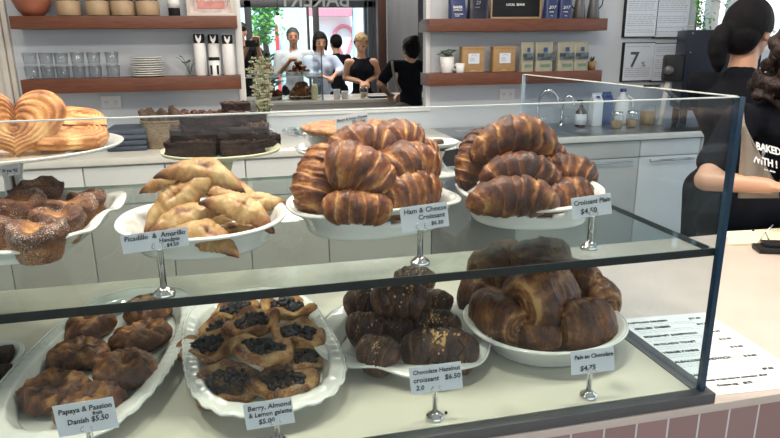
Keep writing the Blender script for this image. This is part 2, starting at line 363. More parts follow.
tag(box('back_worktop', M['quartz'], (-1.23, XS, BY-.02, WY-.001, .915, .95), None, .004), 'long white worktop along the back wall carrying basket and folded cloths', 'worktop')
# steel sink run
t = thing('sink_worktop', 'stainless steel sink worktop behind the plain croissants', 'sink', (XS, BY-.02, .915))
q = MB(); sx0, sx1 = .12, .75
L_ = 4.3-XS
q.rbox(.001, sx0, 0, .638, 0, .035, .003); q.rbox(sx1, L_, 0, .638, 0, .035, .003); q.rbox(sx0, sx1, 0, .10, 0, .035, .003); q.rbox(sx0, sx1, .50, .638, 0, .035, .003)
q.build('deck', M['steel'], t, auto=35)
box('front_edge', M['quartz'], (.001, L_, -.012, 0, 0, .037), t, .003)
q = MB(); q.box(sx0, sx1, .10, .5, .0, .004); q.box(sx0, sx0+.004, .1, .5, 0, .03); q.box(sx1-.004, sx1, .1, .5, 0, .03); q.build('basin', M['steel'], t, smooth=False)
# ------------------------------------------------------------------ wall shelves
def shelf(label, x0, x1, zt, th):
    return tag(box('wall_shelf', M['wood'], (x0, x1, WY-.19, WY-.0005, zt-th, zt), None, .003), label, 'shelf')
SF = WY-.19
LX0 = P(9, 20, SF).x; LX1 = P(237, 20, SF).x; ZU = P(100, 15.8, SF).z; ZUb = P(100, 28.5, SF).z
ZL = P(120, 78, SF).z; ZLb = P(120, 92, SF).z
shelf('upper walnut wall shelf at left holding jars', LX0, LX1, ZU, ZU-ZUb)
shelf('lower walnut wall shelf at left holding drinking glasses and plates', P(20, 80, SF).x, P(241, 80, SF).x, ZL, ZL-ZLb)
RX0 = P(429, 20, SF).x; ZRU = P(520, 18.5, SF).z; ZRUb = P(520, 31, SF).z; ZRL = P(520, 72, SF).z; ZRLb = P(520, 84, SF).z
shelf('upper walnut wall shelf at right holding navy bags and letter board', RX0, P(608, 20, SF).x, ZRU, ZRU-ZRUb)
shelf('lower walnut wall shelf at right holding kraft bags and pouches', RX0, P(602, 75, SF).x, ZRL, ZRL-ZRLb)
YS = WY-.10   # where the shelf goods stand
def spx(px, py, Y=YS): return P(px, py, Y)
def scale_at(px, py, Y): return (P(px+1, py, Y)-P(px, py, Y)).length   # metres per pixel there
k = scale_at(120, 50, YS)
# copper vase
v = thing('copper_vase', 'round copper coloured clay vase on the upper left shelf', 'vase', (spx(33, 10).x, YS, ZU))
MB().lathe([(0, 0), (.045, 0), (.075, .03), (.095, .075), (.098, .11), (.08, .15), (.045, .175), (.032, .20), (.036, .215), (.028, .213), (.026, .19)], 40).build('body', M['copper'], v)
MB().lathe([(.0285, .2135), (.036, .2155), (.037, .219), (.030, .220), (.0285, .2135)], 32).build('rim', M['copper'], v)
# bean jars
def jar(px, label):
    t = thing('bean_jar', label, 'jar', (spx(px, 10).x, YS, ZU), group='kraft wrapped jars on the upper left shelf')
    MB().lathe([(.0, .001), (.054, .001), (.060, .008), (.060, .14), (.05, .155), (.05, .165)], 28).build('glass', M['clearglass'], t)
    MB().lathe([(0, .006), (.054, .006), (.056, .125), (.0, .135)], 24).build('beans', M['beans'], t)
    MB().lathe([(.0605, .004), (.0625, .006), (.0625, .078), (.0605, .080)], 28).build('label_band', M['kraftlight'], t)
    MB().lathe([(0, .185), (.05, .185), (.054, .18), (.054, .160), (.051, .160)], 28).build('lid', M['steel'], t)
for px, l in ((69, 'first'), (98, 'second'), (123, 'third'), (148, 'fourth')): jar(px, 'glass jar of coffee beans with kraft band, %s jar right of copper vase' % l)
t = thing('dark_bottle', 'small dark bottle with white label beside the framed picture', 'bottle', (spx(174, 8).x, YS, ZU))
MB().lathe([(0, 0), (.030, 0), (.032, .004), (.032, .11), (.012, .14), (.012, .175), (.0, .175)], 24).build('glass', M['black'], t)
MB().lathe([(.0325, .045), (.0332, .045), (.0332, .10), (.0325, .10)], 24).build('label_band', M['white'], t)
# framed picture
a = spx(186, 14); b = spx(235, 14)
t = thing('framed_print', 'framed pink and cream sketch print leaning on the upper left shelf', 'picture', ((a.x+b.x)/2, YS+.02, ZU)); w = (b.x-a.x)/2-.004
q = MB()
for bx in ((-w, w, 0, .02, 0, .02), (-w, w, 0, .02, .18, .20), (-w, -w+.02, 0, .02, .02, .18), (w-.02, w, 0, .02, .02, .18)): q.rbox(*bx, b=.002)
q.build('picture_frame', M['trim'], t, auto=35)
box('sheet', mat('sketch print', (.62, .50, .47), .6, var=.25, vscale=25), (-w+.02, w-.02, .004, .008, .02, .18), t)
q = MB(); 
for i in range(9):
    x = -w+.04+i*(2*w-.08)/8; q.tube([(x, .003, .07+.02*math.sin(i*2.1)), (x+.012, .003, .10+.02*math.cos(i)), (x+.02, .003, .075)], .0015, 5)
q.build('drawing', M['inkgrey'], t)
box('pink_patch', mat('pink wash', (.62, .27, .24), .6, var=.2), (-w+.06, w-.05, .0015, .0035, .045, .085), t)
# glasses
def glass(x, y, z, label):
    t = thing('drinking_glass', label, 'glass', (x, y, z), group='drinking glasses on the lower left shelf')
    MB().lathe([(0, .0005), (.030, .0005), (.032, .004), (.036, .066), (.0345, .066), (.031, .010), (0, .010)], 20).build('tumbler_bowl', M['clearglass'], t)
    MB().lathe([(.0345, .0661), (.0362, .0661), (.0362, .069), (.0345, .069), (.0345, .0661)], 20).build('rim', M['steel'], t)
rowx = [P(x, 75, YS).x for x in (34, 50, 65, 81, 97, 115)]
ordn = ['first', 'second', 'third', 'fourth', 'fifth', 'sixth']
for i, x in enumerate(rowx):
    for l in (0, 1):
        glass(x, YS-.03, ZL+.072*l, 'clear tumbler, %s row of the %s column from the left on the lower left shelf' % (('bottom', 'top')[l], ordn[i]))
# plates
pc = spx(149, 76)
for i in range(9):
    o = MB().lathe([(0, .003), (.05, .003), (.088, .010), (.093, .0135), (.090, .0155), (.050, .008), (0, .007)], 40).build('dinner_plate', M['china'])
    o.location = (pc.x, YS-.01, ZL-.003+i*.0125); tag(o, 'white plate, number %d counting up from the bottom of the plate stack' % (i+1), 'plate', 'stacked plates on the lower left shelf')
# plant cutting
def leafpts(q, base, tip, w, up=Vector((0, 0, 1)), curl=.2):
    base = Vector(base); tip = Vector(tip); d = tip-base; s = d.cross(up)
    if s.length < 1e-5: s = Vector((1, 0, 0))
    s.normalize(); n = s.cross(d).normalized(); vs = []; K = 6
    for i in range(K+1):
        t = i/K; ww = w*math.sin(PI*min(.98, max(.03, t))**.8); c = base+d*t - n*curl*d.length*(t-.5)**2
        vs += [c-s*ww, c+n*ww*.35, c+s*ww]
    q.add(vs, [(3*i+a, 3*i+a+1, 3*i+a+4, 3*i+a+3) for i in range(K) for a in (0, 1)])
t = thing('plant_cutting', 'green plant cutting in a tiny clear vase beside the white bottles', 'plant', (spx(190, 76).x, YS, ZL))
MB().lathe([(0, .0005), (.018, .0005), (.022, .02), (.012, .04), (.011, .055)], 20).build('vase', M['clearglass'], t)
q = MB(); q2 = MB()
for i in range(8):
    an = i*2.4; tip = Vector((math.cos(an)*.045, math.sin(an)*.03, .085+.02*math.sin(i*1.7))); q2.tube([(0, 0, .005), tip*.5+Vector((0, 0, .02)), tip], .0015, 5)
    leafpts(q, tip, tip+Vector((math.cos(an)*.03, math.sin(an)*.02, .012)), .010)
q.build('foliage', M['leaf'], t); q2.build('stem', M['leaf'], t)
# white printed bottles
def wbottle(px, h, label, z=ZL, name='printed_bottle', dy=0):
    t = thing(name, label, 'bottle', (spx(px, 75).x, YS-.01+dy, z), group='white bottles with black and white tops')
    r = .033
    MB().lathe([(0, .001), (r, .001), (r+.001, .004), (r+.001, h*.74), (r-.003, h*.78), (0, h*.78)], 28).build('body', M['white'], t)
    MB().lathe([(r-.006, h*.775), (r-.003, h*.78), (r-.002, h*.97), (r-.006, h), (0, h)], 28).build('cap', M['black'], t)
    q = MB()
    for sgn in (-1, 1): leafpts(q, (sgn*.004, -r-.0015, h*.80), (sgn*.015, -r-.0008, h*.985), .006, up=Vector((0, -1, 0)), curl=0)
    leafpts(q, (0, -r-.0018, h*.76), (0, -r-.0018, h*.9), .007, up=Vector((0, -1, 0)), curl=0)
    q.build('white_motif', M['white'], t)
wbottle(202, .235, 'tall white bottle with black motif top, leftmost of three')
wbottle(216, .232, 'tall white bottle with black motif top, middle of three', dy=.03)
wbottle(230, .228, 'tall white bottle with black motif top, rightmost of three')
t = thing('small_jar', 'small white canister with black pattern in front of middle bottle', 'jar', (spx(216, 76).x-.001, YS-.06, ZL))
MB().lathe([(0, .001), (.030, .001), (.031, .004), (.031, .09), (0, .09)], 28).build('body', M['white'], t)
MB().lathe([(.0, .105), (.031, .105), (.0325, .10), (.0325, .088), (.0312, .088)], 28).build('lid', M['black'], t)
q = MB()
for sgn in (-1, 1): q.rbox(sgn*.018-.006, sgn*.018+.006, -.0335, -.024, .008, .06, .002)
q.build('black_pattern', M['black'], t)
# outlets
for px, py, s in ((111, 102, 'below the lower left shelf'), (507, 94, 'below the lower right shelf')):
    c = P(px, py, WY-.005); t = thing('wall_outlet', 'white double power outlet on the wall '+s, 'outlet', (c.x, WY, c.z))
    box('cover_plate', M['white'], (-.055, .055, -.008, -.0005, -.035, .035), t, .003)
    for sx in (-.025, .025):
        q = MB(); q.box(sx-.008, sx-.005, -.0095, -.0081, -.006, .008); q.box(sx+.005, sx+.008, -.0095, -.0081, -.006, .008); q.box(sx-.0015, sx+.0015, -.0095, -.0081, -.016, -.009)
        q.build('socket', M['inkgrey'], t, smooth=False)
# right upper shelf goods
def upright_bag(name, label, px0, px1, py, h, m, z, group=None, lean=0, cat='bag', dy=0, mlab=None, lines=(), extra=None):
    a = P(px0, py, YS-.02+dy); b = P(px1, py, YS-.02+dy); w = (b.x-a.x)/2; t = thing(name, label, cat, ((a.x+b.x)/2, YS-.02+dy, z), group=group)
    M_ = Matrix.Rotation(0, 4, 'Y')
    def fn(i, j):
        u = i/14; th = 2*PI*j/28; d = .032*(1-u**1.5)+.004; cx = math.copysign(abs(math.cos(th))**.35, math.cos(th)); sy = math.copysign(abs(math.sin(th))**.6, math.sin(th))
        return Vector((cx*w*(1-.06*math.sin(PI*u)) + lean*u*h, sy*d + .002*noise.noise(Vector((u*5, th, px0))), u*h)), .5
    q = MB(); q.grid(15, 28, fn); q.add([fn(0, j)[0] for j in range(28)], [tuple(range(28))]); q.add([fn(14, j)[0] for j in range(28)], [tuple(range(28))])
    q.build('bag_body', m, t, auto=50)
    return t, w
kk = scale_at(500, 50, YS-.02)
def label_on(t, x0, x1, z0, z1, y, m, name='paper_label', lean=0):
    q = MB(); q.box(x0+lean*z0, x1+lean*z0, y-.001, y, z0, z1); return q.build(name, m, t, smooth=False)
TX = Matrix.Rotation(PI/2, 4, 'X')
def vtext(x, y, z, ry=0): return Matrix.Translation((x, y, z)) @ Matrix.Rotation(ry, 4, 'Y') @ TX
for px0, px1, lab, mm in ((449, 466, 'navy printed packet with white lettering at the left end of the upper right shelf', M['navy']), (467, 488, 'dark plum foil coffee bag left of the letter board', M['navy2'])):
    t, w = upright_bag('coffee_bag', lab, px0, px1, 15, .20, mm, ZRU, cat='bag', lean=-.06 if px0 == 449 else 0)
    if px0 == 449:
        texts([('BAKER', .020, vtext(-w*.75, -.040, .062), .0008, 0), ('COFFEE CO', .011, vtext(-w*.75, -.040, .048), .0004, 0), ('WHOLE BEAN', .009, vtext(-w*.6, -.040, .025), .0003, 0), ('ROAST', .009, vtext(-w*.5, -.040, .014), .0003, 0)], M['white'], t)
    else:
        texts([('23', .03, vtext(-w*.4, -.040, .085), .0005, .3), ('ROAST', .010, vtext(-w*.45, -.040, .065), .0003, 0)], M['inkgrey'], t)
for px0, px1, lab in ((543, 556, 'navy coffee bag with white script right of the letter board'), (557, 570, 'navy coffee bag with white script beside the grey pitchers')):
    t, w = upright_bag('coffee_bag', lab, px0, px1, 15, .20, M['navy'], ZRU, lean=.05)
    texts([('2/17', .026, vtext(-w*.6, -.040, .06), .0004, .4), ('COFFEE', .009, vtext(-w*.5, -.040, .038), .0003, 0), ('12 oz', .008, vtext(-w*.3, -.040, .015), .0003, 0)], M['white'], t)
a = P(490, 15, YS+.02); b = P(542, 15, YS+.02); w = (b.x-a.x)/2-.004
t = thing('letter_board', 'black letter board in pale wood frame on the upper right shelf', 'sign', ((a.x+b.x)/2, YS+.02, ZRU))
q = MB()
for bx in ((-w, w, 0, .02, 0, .014), (-w, w, 0, .02, .19, .204), (-w, -w+.012, 0, .02, .014, .19), (w-.012, w, 0, .02, .014, .19)): q.rbox(*bx, b=.002)
q.build('board_frame', M['kraftlight'], t, auto=35); box('felt', M['black'], (-w+.012, w-.012, .006, .012, .014, .19), t)
texts([('LOCAL  BEANS', .019, vtext(-.07, .0045, .083), .0006, 0)], M['white'], t)
def pitcher(px, label, flip):
    t = thing('metal_pitcher', label, 'pitcher', (P(px, 15, YS).x, YS, ZRU), group='grey metal pitchers')
    MB().lathe([(0, .001), (.040, .001), (.042, .006), (.030, .11), (.026, .15), (.034, .18), (.032, .18), (.024, .15), (.027, .11)], 28).build('body', M['frame'], t)
    MB().tube([(flip*.030, 0, .16), (flip*.055, 0, .15), (flip*.066, 0, .12), (flip*.06, 0, .085), (flip*.037, 0, .06)], .004).build('handle', M['black'], t)
    q = MB(); q.tube([(-flip*.030, 0, .165), (-flip*.045, 0, .178)], [.014, .006]); q.build('spout', M['frame'], t)
pitcher(579, 'grey metal pitcher with looped handle, left one of two', -1); pitcher(593, 'grey metal pitcher with looped handle at the end of the shelf', 1)
# right lower shelf goods
t = thing('potted_plant', 'leafy green plant in a white pot on the lower right shelf', 'plant', (P(447, 72, YS).x, YS, ZRL))
MB().lathe([(0, .001), (.034, .001), (.036, .004), (.046, .10), (.043, .10), (.036, .09), (0, .09)], 32).build('pot', M['white'], t)
MB().lathe([(0, .088), (.040, .088), (.02, .093), (0, .095)], 16).build('soil', M['beans'], t)
q = MB()
for i in range(46):
    an = i*2.4; rr = .012+.04*((i*.37) % 1); h = .115+.035*((i*.61) % 1)-rr*.3; b_ = Vector((math.cos(an)*rr, math.sin(an)*rr, h)); leafpts(q, b_, b_+Vector((math.cos(an)*.022, math.sin(an)*.022, .008)), .008)
    q.tube([(0, 0, .09), b_], .001, 4)
q.build('foliage', M['leaf'], t)
t = thing('mug', 'small white mug with handle beside the potted plant', 'mug', (P(460, 72, YS-.03).x, YS-.03, ZRL))
MB().lathe([(0, .001), (.024, .001), (.026, .004), (.029, .06), (.026, .06), (.023, .01), (0, .01)], 28).build('body', M['white'], t)
MB().tube([(-.027, 0, .05), (-.046, 0, .046), (-.048, 0, .025), (-.026, 0, .015)], .004).build('handle', M['white'], t)
for px0, px1, lab in ((462, 484, 'brown kraft box bag with pale label beside the white mug'), (493, 515, 'brown kraft box bag with pale label beside the patterned pouches')):
    a = P(px0, 70, YS-.03); b = P(px1, 70, YS-.03); w = (b.x-a.x)/2
    t = thing('kraft_bag', lab, 'bag', ((a.x+b.x)/2, YS-.03, ZRL), group='kraft box bags')
    q = MB(); q.rbox(-w, w, 0, .055, .001, .155, .004); q.build('bag_body', M['kraft'], t, auto=35)
    q = MB(); q.rbox(-w-.002, w+.002, -.002, .057, .145, .16, .002); q.build('folded_top', M['kraft'], t, auto=35)
    label_on(t, -w*.45, w*.55, .055, .118, -.0005, M['sign'])
    MB().tube([(w*.05+.018*math.cos(x), -.0025, .100+.010*math.sin(x)) for x in np.linspace(0, PI, 9)], .0012, 5).build('emblem', M['inkgrey'], t)
    texts([('BAKERY', .008, vtext(-w*.3, -.0016, .084), .0003, 0), ('GRANOLA', .007, vtext(-w*.3, -.0016, .072), .0002, 0)], M['inkgrey'], t)
    MB().lathe([(0, 0), (.022, 0), (.018, .012), (0, .016)], 20, c=(.0, -.0005, .001), sy=.15).build('yellow_seal', M['kraftlight'], t)
pm = mat('patterned pouch', (.30, .29, .22), .5, var=.1, vscale=20)
pb = mat('dark scene print', (.07, .10, .12), .5, var=1.0, vscale=45)
for px0, px1, s in ((519, 532, 'first'), (533, 551, 'second'), (555, 572, 'third'), (571, 586, 'fourth')):
    t, w = upright_bag('patterned_pouch', 'olive green patterned pouch, %s pouch right of the kraft bags' % s, px0, px1, 70, .185, pm, ZRL, 'patterned pouches', lean=.03, dy=-.01)
    label_on(t, -w*.85, w*.85, .075, .115, -.036, pb, 'scene_print'); label_on(t, -w*.2, w*.25, .125, .150, -.034, M['blue'], 'logo_patch'); label_on(t, -w*.5, w*.6, .03, .045, -.0375, mat('green strip', (.12, .22, .15), .5, var=.1), 'green_strip')
t = thing('herb_pot', 'tiny clay herb pot at the end of the lower right shelf', 'plant', (P(591, 72, YS+.02).x, YS+.02, ZRL))
MB().lathe([(0, .001), (.024, .001), (.03, .055), (.027, .055), (0, .05)], 24).build('pot', M['kraft'], t)
q = MB()
for i in range(14):
    an = i*2.4; leafpts(q, (0, 0, .05), (math.cos(an)*.02, math.sin(an)*.02, .07+.01*(i % 3)), .006)
q.build('foliage', M['leaf'], t)
# wall notices
def notice(x0, y0, x1, y1, label, big=None):
    a = P(x0, y0, WY-.01); b = P(x1, y1, WY-.01); t = thing('wall_notice', label, 'notice', (a.x, WY, b.z), group=None)
    W = b.x-a.x; H = a.z-b.z
    box('backing', M['black'], (0, W, -.02, -.001, 0, H), t, .002)
    box('sheet', M['sign'], (.012, W-.004, -.022, -.0201, .008, H-.006), t)
    q = MB(); rnd = random.Random(int(x0+y0)); z = H-.03
    while z > .03:
        if not (big and .35*H < z < .8*H): 
            x = .025
            while x < W-.04:
                l = rnd.uniform(.012, .04); q.box(x, min(x+l, W-.02), -.0228, -.0221, z, z+.003); x += l+.006
        z -= .014 if rnd.random() < .8 else .03
    q.build('printed_text', M['inkgrey'], t, smooth=False)
    if big: texts([(big, .145, vtext(W*.22, -.0225, H*.38), .002, 0), ('%', .05, vtext(W*.60, -.0225, H*.38), .0003, 0)], mat('number ink', (.07, .08, .09), .5, var=.1), t)
notice(626, -12, 655, 37.5, 'upper left white notice sheet of four on the wall')
notice(657, -12, 686, 38, 'upper right white notice sheet of four on the wall')
notice(623, 42.5, 651, 81, 'lower left notice sheet with a big 7%, one of four on the wall', '7')
notice(653, 43, 683, 81, 'lower right notice sheet of four, partly behind the black coffee machine')
# plants hanging in the window
t = thing('hanging_plant', 'trailing green plant hanging in the bright window', 'plant', P(700, -8, WY-.06))
q = MB(); rnd = random.Random(3)
for i in range(150):
    pp = P(697+rnd.random()*22*(rnd.random()), -6+rnd.random()*40, WY-.03-rnd.random()*.06)-t.location
    if pp.z < P(700, 29, WY).z-t.location.z: continue
    d = Vector((rnd.uniform(-1, 1), rnd.uniform(-.4, .4), rnd.uniform(-1, .3)))*.03; leafpts(q, pp, pp+d, .009)
for i in range(24):
    pp = P(720+rnd.random()*12, -4+rnd.random()*12, WY-.05)-t.location
    d = Vector((rnd.uniform(-1, 1), rnd.uniform(-.4, .4), rnd.uniform(-1, .3)))*.03; leafpts(q, pp, pp+d, .008)
q.build('foliage', M['leafb'], t)
q = MB(); q.tube([(0, 0, .1), P(702, 10, WY-.05)-t.location, P(699, 28, WY-.05)-t.location], .002, 5); q.tube([(0, 0, .06), P(715, 0, WY-.05)-t.location, P(728, 5, WY-.05)-t.location], .002, 5); q.build('stem', M['leaf'], t)
# ------------------------------------------------------------------ back counter goods
def wtop(px, Y): # x on the back counter
    return P(px, 140, Y).x
# folded cloths
for i in range(4):
    xa = P(104, 130, 2.85).x; xb = P(145, 130, 2.85).x
    q = MB(); q.rbox(xa, xb, 2.85, 3.12, .9505+i*.030, .9785+i*.030, .011); o = q.build('folded_cloth', M['cloth'], auto=60)
    tag(o, 'folded blue grey cloth, %s of the stack beside the basket' % ['lowest', 'second lowest', 'second highest', 'topmost'][i], 'cloth', 'folded cloths on the back counter')
bx = P(168, 130, 2.9).x
t = thing('wicker_basket', 'woven wicker basket on the back counter holding dry driftwood', 'basket', (bx, 2.95, .95))
w = .115
def bas(i, j):
    u = i/16; th = 2*PI*j/64; cx = math.copysign(abs(math.cos(th))**.5, math.cos(th)); sy = math.copysign(abs(math.sin(th))**.5, math.sin(th)); k = (1+.22*u)+.012*math.sin(j*PI/2+i*PI)
    return Vector((cx*w*k, sy*.08*k, .001+u*.15)), .5
def bas2(i, j):
    p, a = bas(16-i, j); return Vector((p.x*.93, p.y*.93, p.z+.003)), a
q = MB(); q.grid(17, 64, bas); q.grid(17, 64, bas2); q.add([bas(0, j)[0] for j in range(64)], [tuple(range(64))]); q.build('weave', M['wicker'], t)
MB().tube([bas(16, j)[0]*1.0 for j in range(0, 65, 2)], .006, 6).build('rim', M['wicker'], t)
for i in range(9):
    rnd = random.Random(i); x = bx-.10+i*.027; o = MB()
    pts = [Vector((x+rnd.uniform(-.01, .01), 2.93+rnd.uniform(-.03, .03), 1.05)), Vector((x-.012+rnd.uniform(-.02, .02), 2.93, 1.12)), Vector((x-.03+rnd.uniform(-.02, .02), 2.93+rnd.uniform(-.02, .02), 1.15+rnd.uniform(0, .03))) ]
    o.tube(pts, [.024, .028, .014], 9)
    o.tube([pts[1], pts[1]+Vector((.03, 0, .035))], [.009, .003], 6)
    for vi, vv in enumerate(o.v): n_ = noise.noise(Vector(vv)*40)*.008; o.v[vi] = (vv[0]+n_, vv[1], vv[2]+n_)
    tag(o.build('driftwood_stick', M['bark']), 'knotty brown driftwood stick standing in the wicker basket', 'stick', 'driftwood sticks in the basket')
# taps
def tap(px, h, reach, label):
    x = P(px, 128, 3.13).x; t = thing('tap', label, 'tap', (x, 3.13, .9515))
    MB().lathe([(0, 0), (.026, 0), (.026, .006), (.016, .012), (.014, .03), (0, .03)], 20).build('base', M['chrome'], t)
    pts = [(0, 0, .02), (0, 0, h*.6)]+[(reach/2-reach/2*math.cos(a), -.05*(1-math.cos(a))/2, h*.6+h*.4*math.sin(a)) for a in np.linspace(.2, PI*.95, 10)]
    MB().tube(pts, .0085, 10).build('spout', M['chrome'], t); MB().tube([(.012, 0, .04), (.05, -.01, .06)], .006, 8).build('lever', M['chrome'], t)
tap(537, .24, .12, 'tall arched chrome tap behind the plain croissants'); tap(561, .20, .06, 'shorter arched chrome tap beside the soap bottle')
t = thing('soap_bottle', 'brown soap bottle with white label on the sink counter', 'bottle', (P(580, 130, 3.05).x, 3.05, .951))
MB().lathe([(0, 0), (.034, 0), (.036, .004), (.036, .10), (.012, .125), (.012, .14), (0, .14)], 24).build('body', M['amber'], t)
MB().lathe([(.0365, .015), (.037, .015), (.037, .085), (.0365, .085)], 24).build('label_band', M['paper'], t)
q = MB(); q.tube([(0, 0, .14), (0, 0, .175)], .005, 8); q.tube([(.006, 0, .172), (-.035, 0, .17)], .005, 8); q.build('pump', M['black'], t)
for px, mt, lab, y in ((594, M['paper'], 'white drink carton beside the soap bottle', 3.08), (604, M['blue'], 'blue drink carton with gable top on the sink counter', 3.14)):
    t = thing('drink_carton', lab, 'carton', (P(px, 130, y).x, y, .951)); box('carton_body', mt, (-.034, .034, -.034, .034, 0, .165), t, .002)
    q = MB(); q.add([(-.034, -.034, .1655), (.034, -.034, .1655), (.034, .034, .1655), (-.034, .034, .1655), (-.034, 0, .20), (.034, 0, .20), (-.034, 0, .215), (.034, 0, .215)], [(0, 1, 5, 4), (2, 3, 4, 5), (0, 4, 3), (1, 2, 5), (4, 5, 7, 6), (0, 3, 2, 1)])
    q.build('gable', mt, t, smooth=False); MB().lathe([(0, 0), (.012, 0), (.012, .012), (0, .012)], 16, c=(0, -.022, .185)).build('screw_cap', M['blue'], t)
t = thing('milk_jug', 'translucent white milk jug with blue cap on the sink counter', 'jug', (P(620, 130, 3.12).x, 3.12, .951))
MB().lathe([(0, 0), (.05, 0), (.055, .01), (.055, .12), (.04, .17), (.018, .20), (.018, .22), (0, .22)], 28).build('body', M['white'], t)
MB().lathe([(0, .235), (.020, .235), (.021, .215), (.019, .215)], 20).build('cap', M['blue'], t); MB().tube([(.015, -.03, .19), (.045, -.045, .17), (.055, -.045, .12), (.05, -.03, .09)], .007).build('handle', M['white'], t)
for px, y, lab in ((616, 2.90, 'clear glass jar with steel lid in front of the milk jug, left one'), (631, 2.92, 'clear glass jar with steel lid in front of the milk jug, right one')):
    t = thing('storage_jar', lab, 'jar', (P(px, 132, y).x, y, .951)); MB().lathe([(0, .001), (.036, .001), (.039, .006), (.039, .075), (.03, .09)], 24).build('glass', M['clearglass'], t); MB().lathe([(0, .004), (.034, .004), (.034, .05), (0, .052)], 20).build('contents', M['kraft'], t)
    MB().lathe([(.032, .088), (.034, .108), (0, .11)], 24).build('lid', M['chrome'], t)
t = thing('glass_canister', 'low glass canister with brown contents on the sink counter', 'jar', (P(646, 132, 3.0).x, 3.0, .951))
MB().lathe([(0, .001), (.05, .001), (.052, .1), (.045, .12), (.045, .13)], 24).build('glass', M['clearglass'], t); MB().lathe([(0, .004), (.047, .004), (.047, .09), (0, .095)], 20).build('contents', M['kraft'], t)
# coffee machine
YM = 2.90
a = P(688, 30, YM); b = P(672, 30, YM+.12)
t = thing('coffee_machine', 'large navy black coffee grinder machine on the back counter by the window', 'machine', (a.x, YM, .952), -.45); H = a.z-.952
box('housing', M['blackmetal'], (0, .45, 0, .32, .10, H), t, .006)
q = MB(); zz = P(670, 55, YM).z-.952; zb = P(670, 82, YM).z-.952; q.rbox(-.12, -.002, -.02, .09, zb, zz, .02); q.build('control_head', M['black'], t, auto=50)
MB().lathe([(0, 0), (.03, 0), (.03, .02), (.022, .028), (0, .028)], 24).build('knob', M['frame'], t).matrix_local = Matrix.Translation((-.095, -.021, (zz+zb)/2-.01)) @ Matrix.Rotation(PI/2, 4, 'X')
MB().tube([(-.08, .03, zb+.01), (-.11, .02, .0)], .018, 10).build('chute', M['trim'], t)
q = MB(); [q.rbox(x-.02, x+.02, y-.02, y+.02, 0, .1, .003) for x in (.04, .41) for y in (.05, .29)]; q.build('feet', M['black'], t, auto=35)
q = MB(); [q.ball((x, -.003, z), .006, 8, 5) for x in (.03, .22, .42) for z in (H-.02, H-.14)]; q.build('screw', M['steel'], t)
MB().tube([(.02, .25, H-.004), (.02, .25, H+.03), (.12, .25, H+.03), (.12, .25, H-.004)], .004).build('top_rail', M['steel'], t)
# ------------------------------------------------------------------ service counter and glass case
t = thing('service_counter', 'long customer counter with warm quartz top and pink tile front', 'counter', (0, 0, 0))
box('worktop', M['quartzpink'], (-1.6, 2.6, -.0135, .775, .921, .9358), t, .0015)
box('tiled_front', M['tile'], (-1.6, 2.6, -.008, .015, 0, .9205), t)
box('carcass', M['cab'], (-1.6, 2.6, .016, .72, .08, .9205), t)
CX0 = -1.15
case = thing('display_case', 'two tier glass pastry display case on the counter', 'display case', (0, 0, CT))
g = .010
D = SD+.02
T_ = TP-CT
# base
box('base_deck', M['deck'], (CX0+.02, R-.0195, .0085, D, -.0139, .0042), case)
q = MB(); q.rbox(CX0, R+.012, -.012, .008, -.0139, .0040, .0015); q.build('front_rail', M['frame'], case, auto=35)
q = MB(); q.rbox(R-.019, R+.012, .0082, D, -.0139, .0055, .0015); q.build('side_rail', M['frame'], case, auto=35)
fg = box('front_glass', M['glass'], (CX0, R-g, -.001, .007, .0042, T_), case)
sg = box('side_glass', M['sideglass'], (R-g+.001, R-.001, .012, .725, .0058, T_), case)
box('top_edge', M['edgelight'], (CX0, R-g, -.001, .007, T_+.0001, T_+.0015), fg)
box('top_edge', M['edgelight'], (R-g+.001, R-.001, .012, .725, T_+.0001, T_+.0015), sg)
box('rear_edge', M['edgelight'], (R-g+.001, R-.001, .7251, .7275, .0058, T_), sg)
box('corner_edge', M['edgeblue'], (R-g+.001, R, -.001, .0085, .0042, T_+.001), fg)
box('corner_highlight', M['edgelight'], (R+.0011, R+.0025, .002, .006, .0042, T_), fg)  # pale strip painting the bright highlight along the glass corner
sf = box('glass_shelf', M['shelfglass'], (CX0, R-g, .0095, SD, SH-CT-.008, SH-CT), case)
q = MB(); q.box(CX0, R-g, .0072, .0094, SH-CT-.0115, SH-CT+.0005); q.build('front_edge', M['edge'], sf, smooth=False)
q = MB(); q.box(CX0, R-g, SD+.0001, SD+.002, SH-CT-.008, SH-CT); q.build('rear_edge', M['edgelight'], sf, smooth=False)
q = MB(); q.box(R-g-.002, R-g, .02, SD, SH-CT-.0085, SH-CT-.0001); q.build('side_edge', M['edge'], sf, smooth=False)
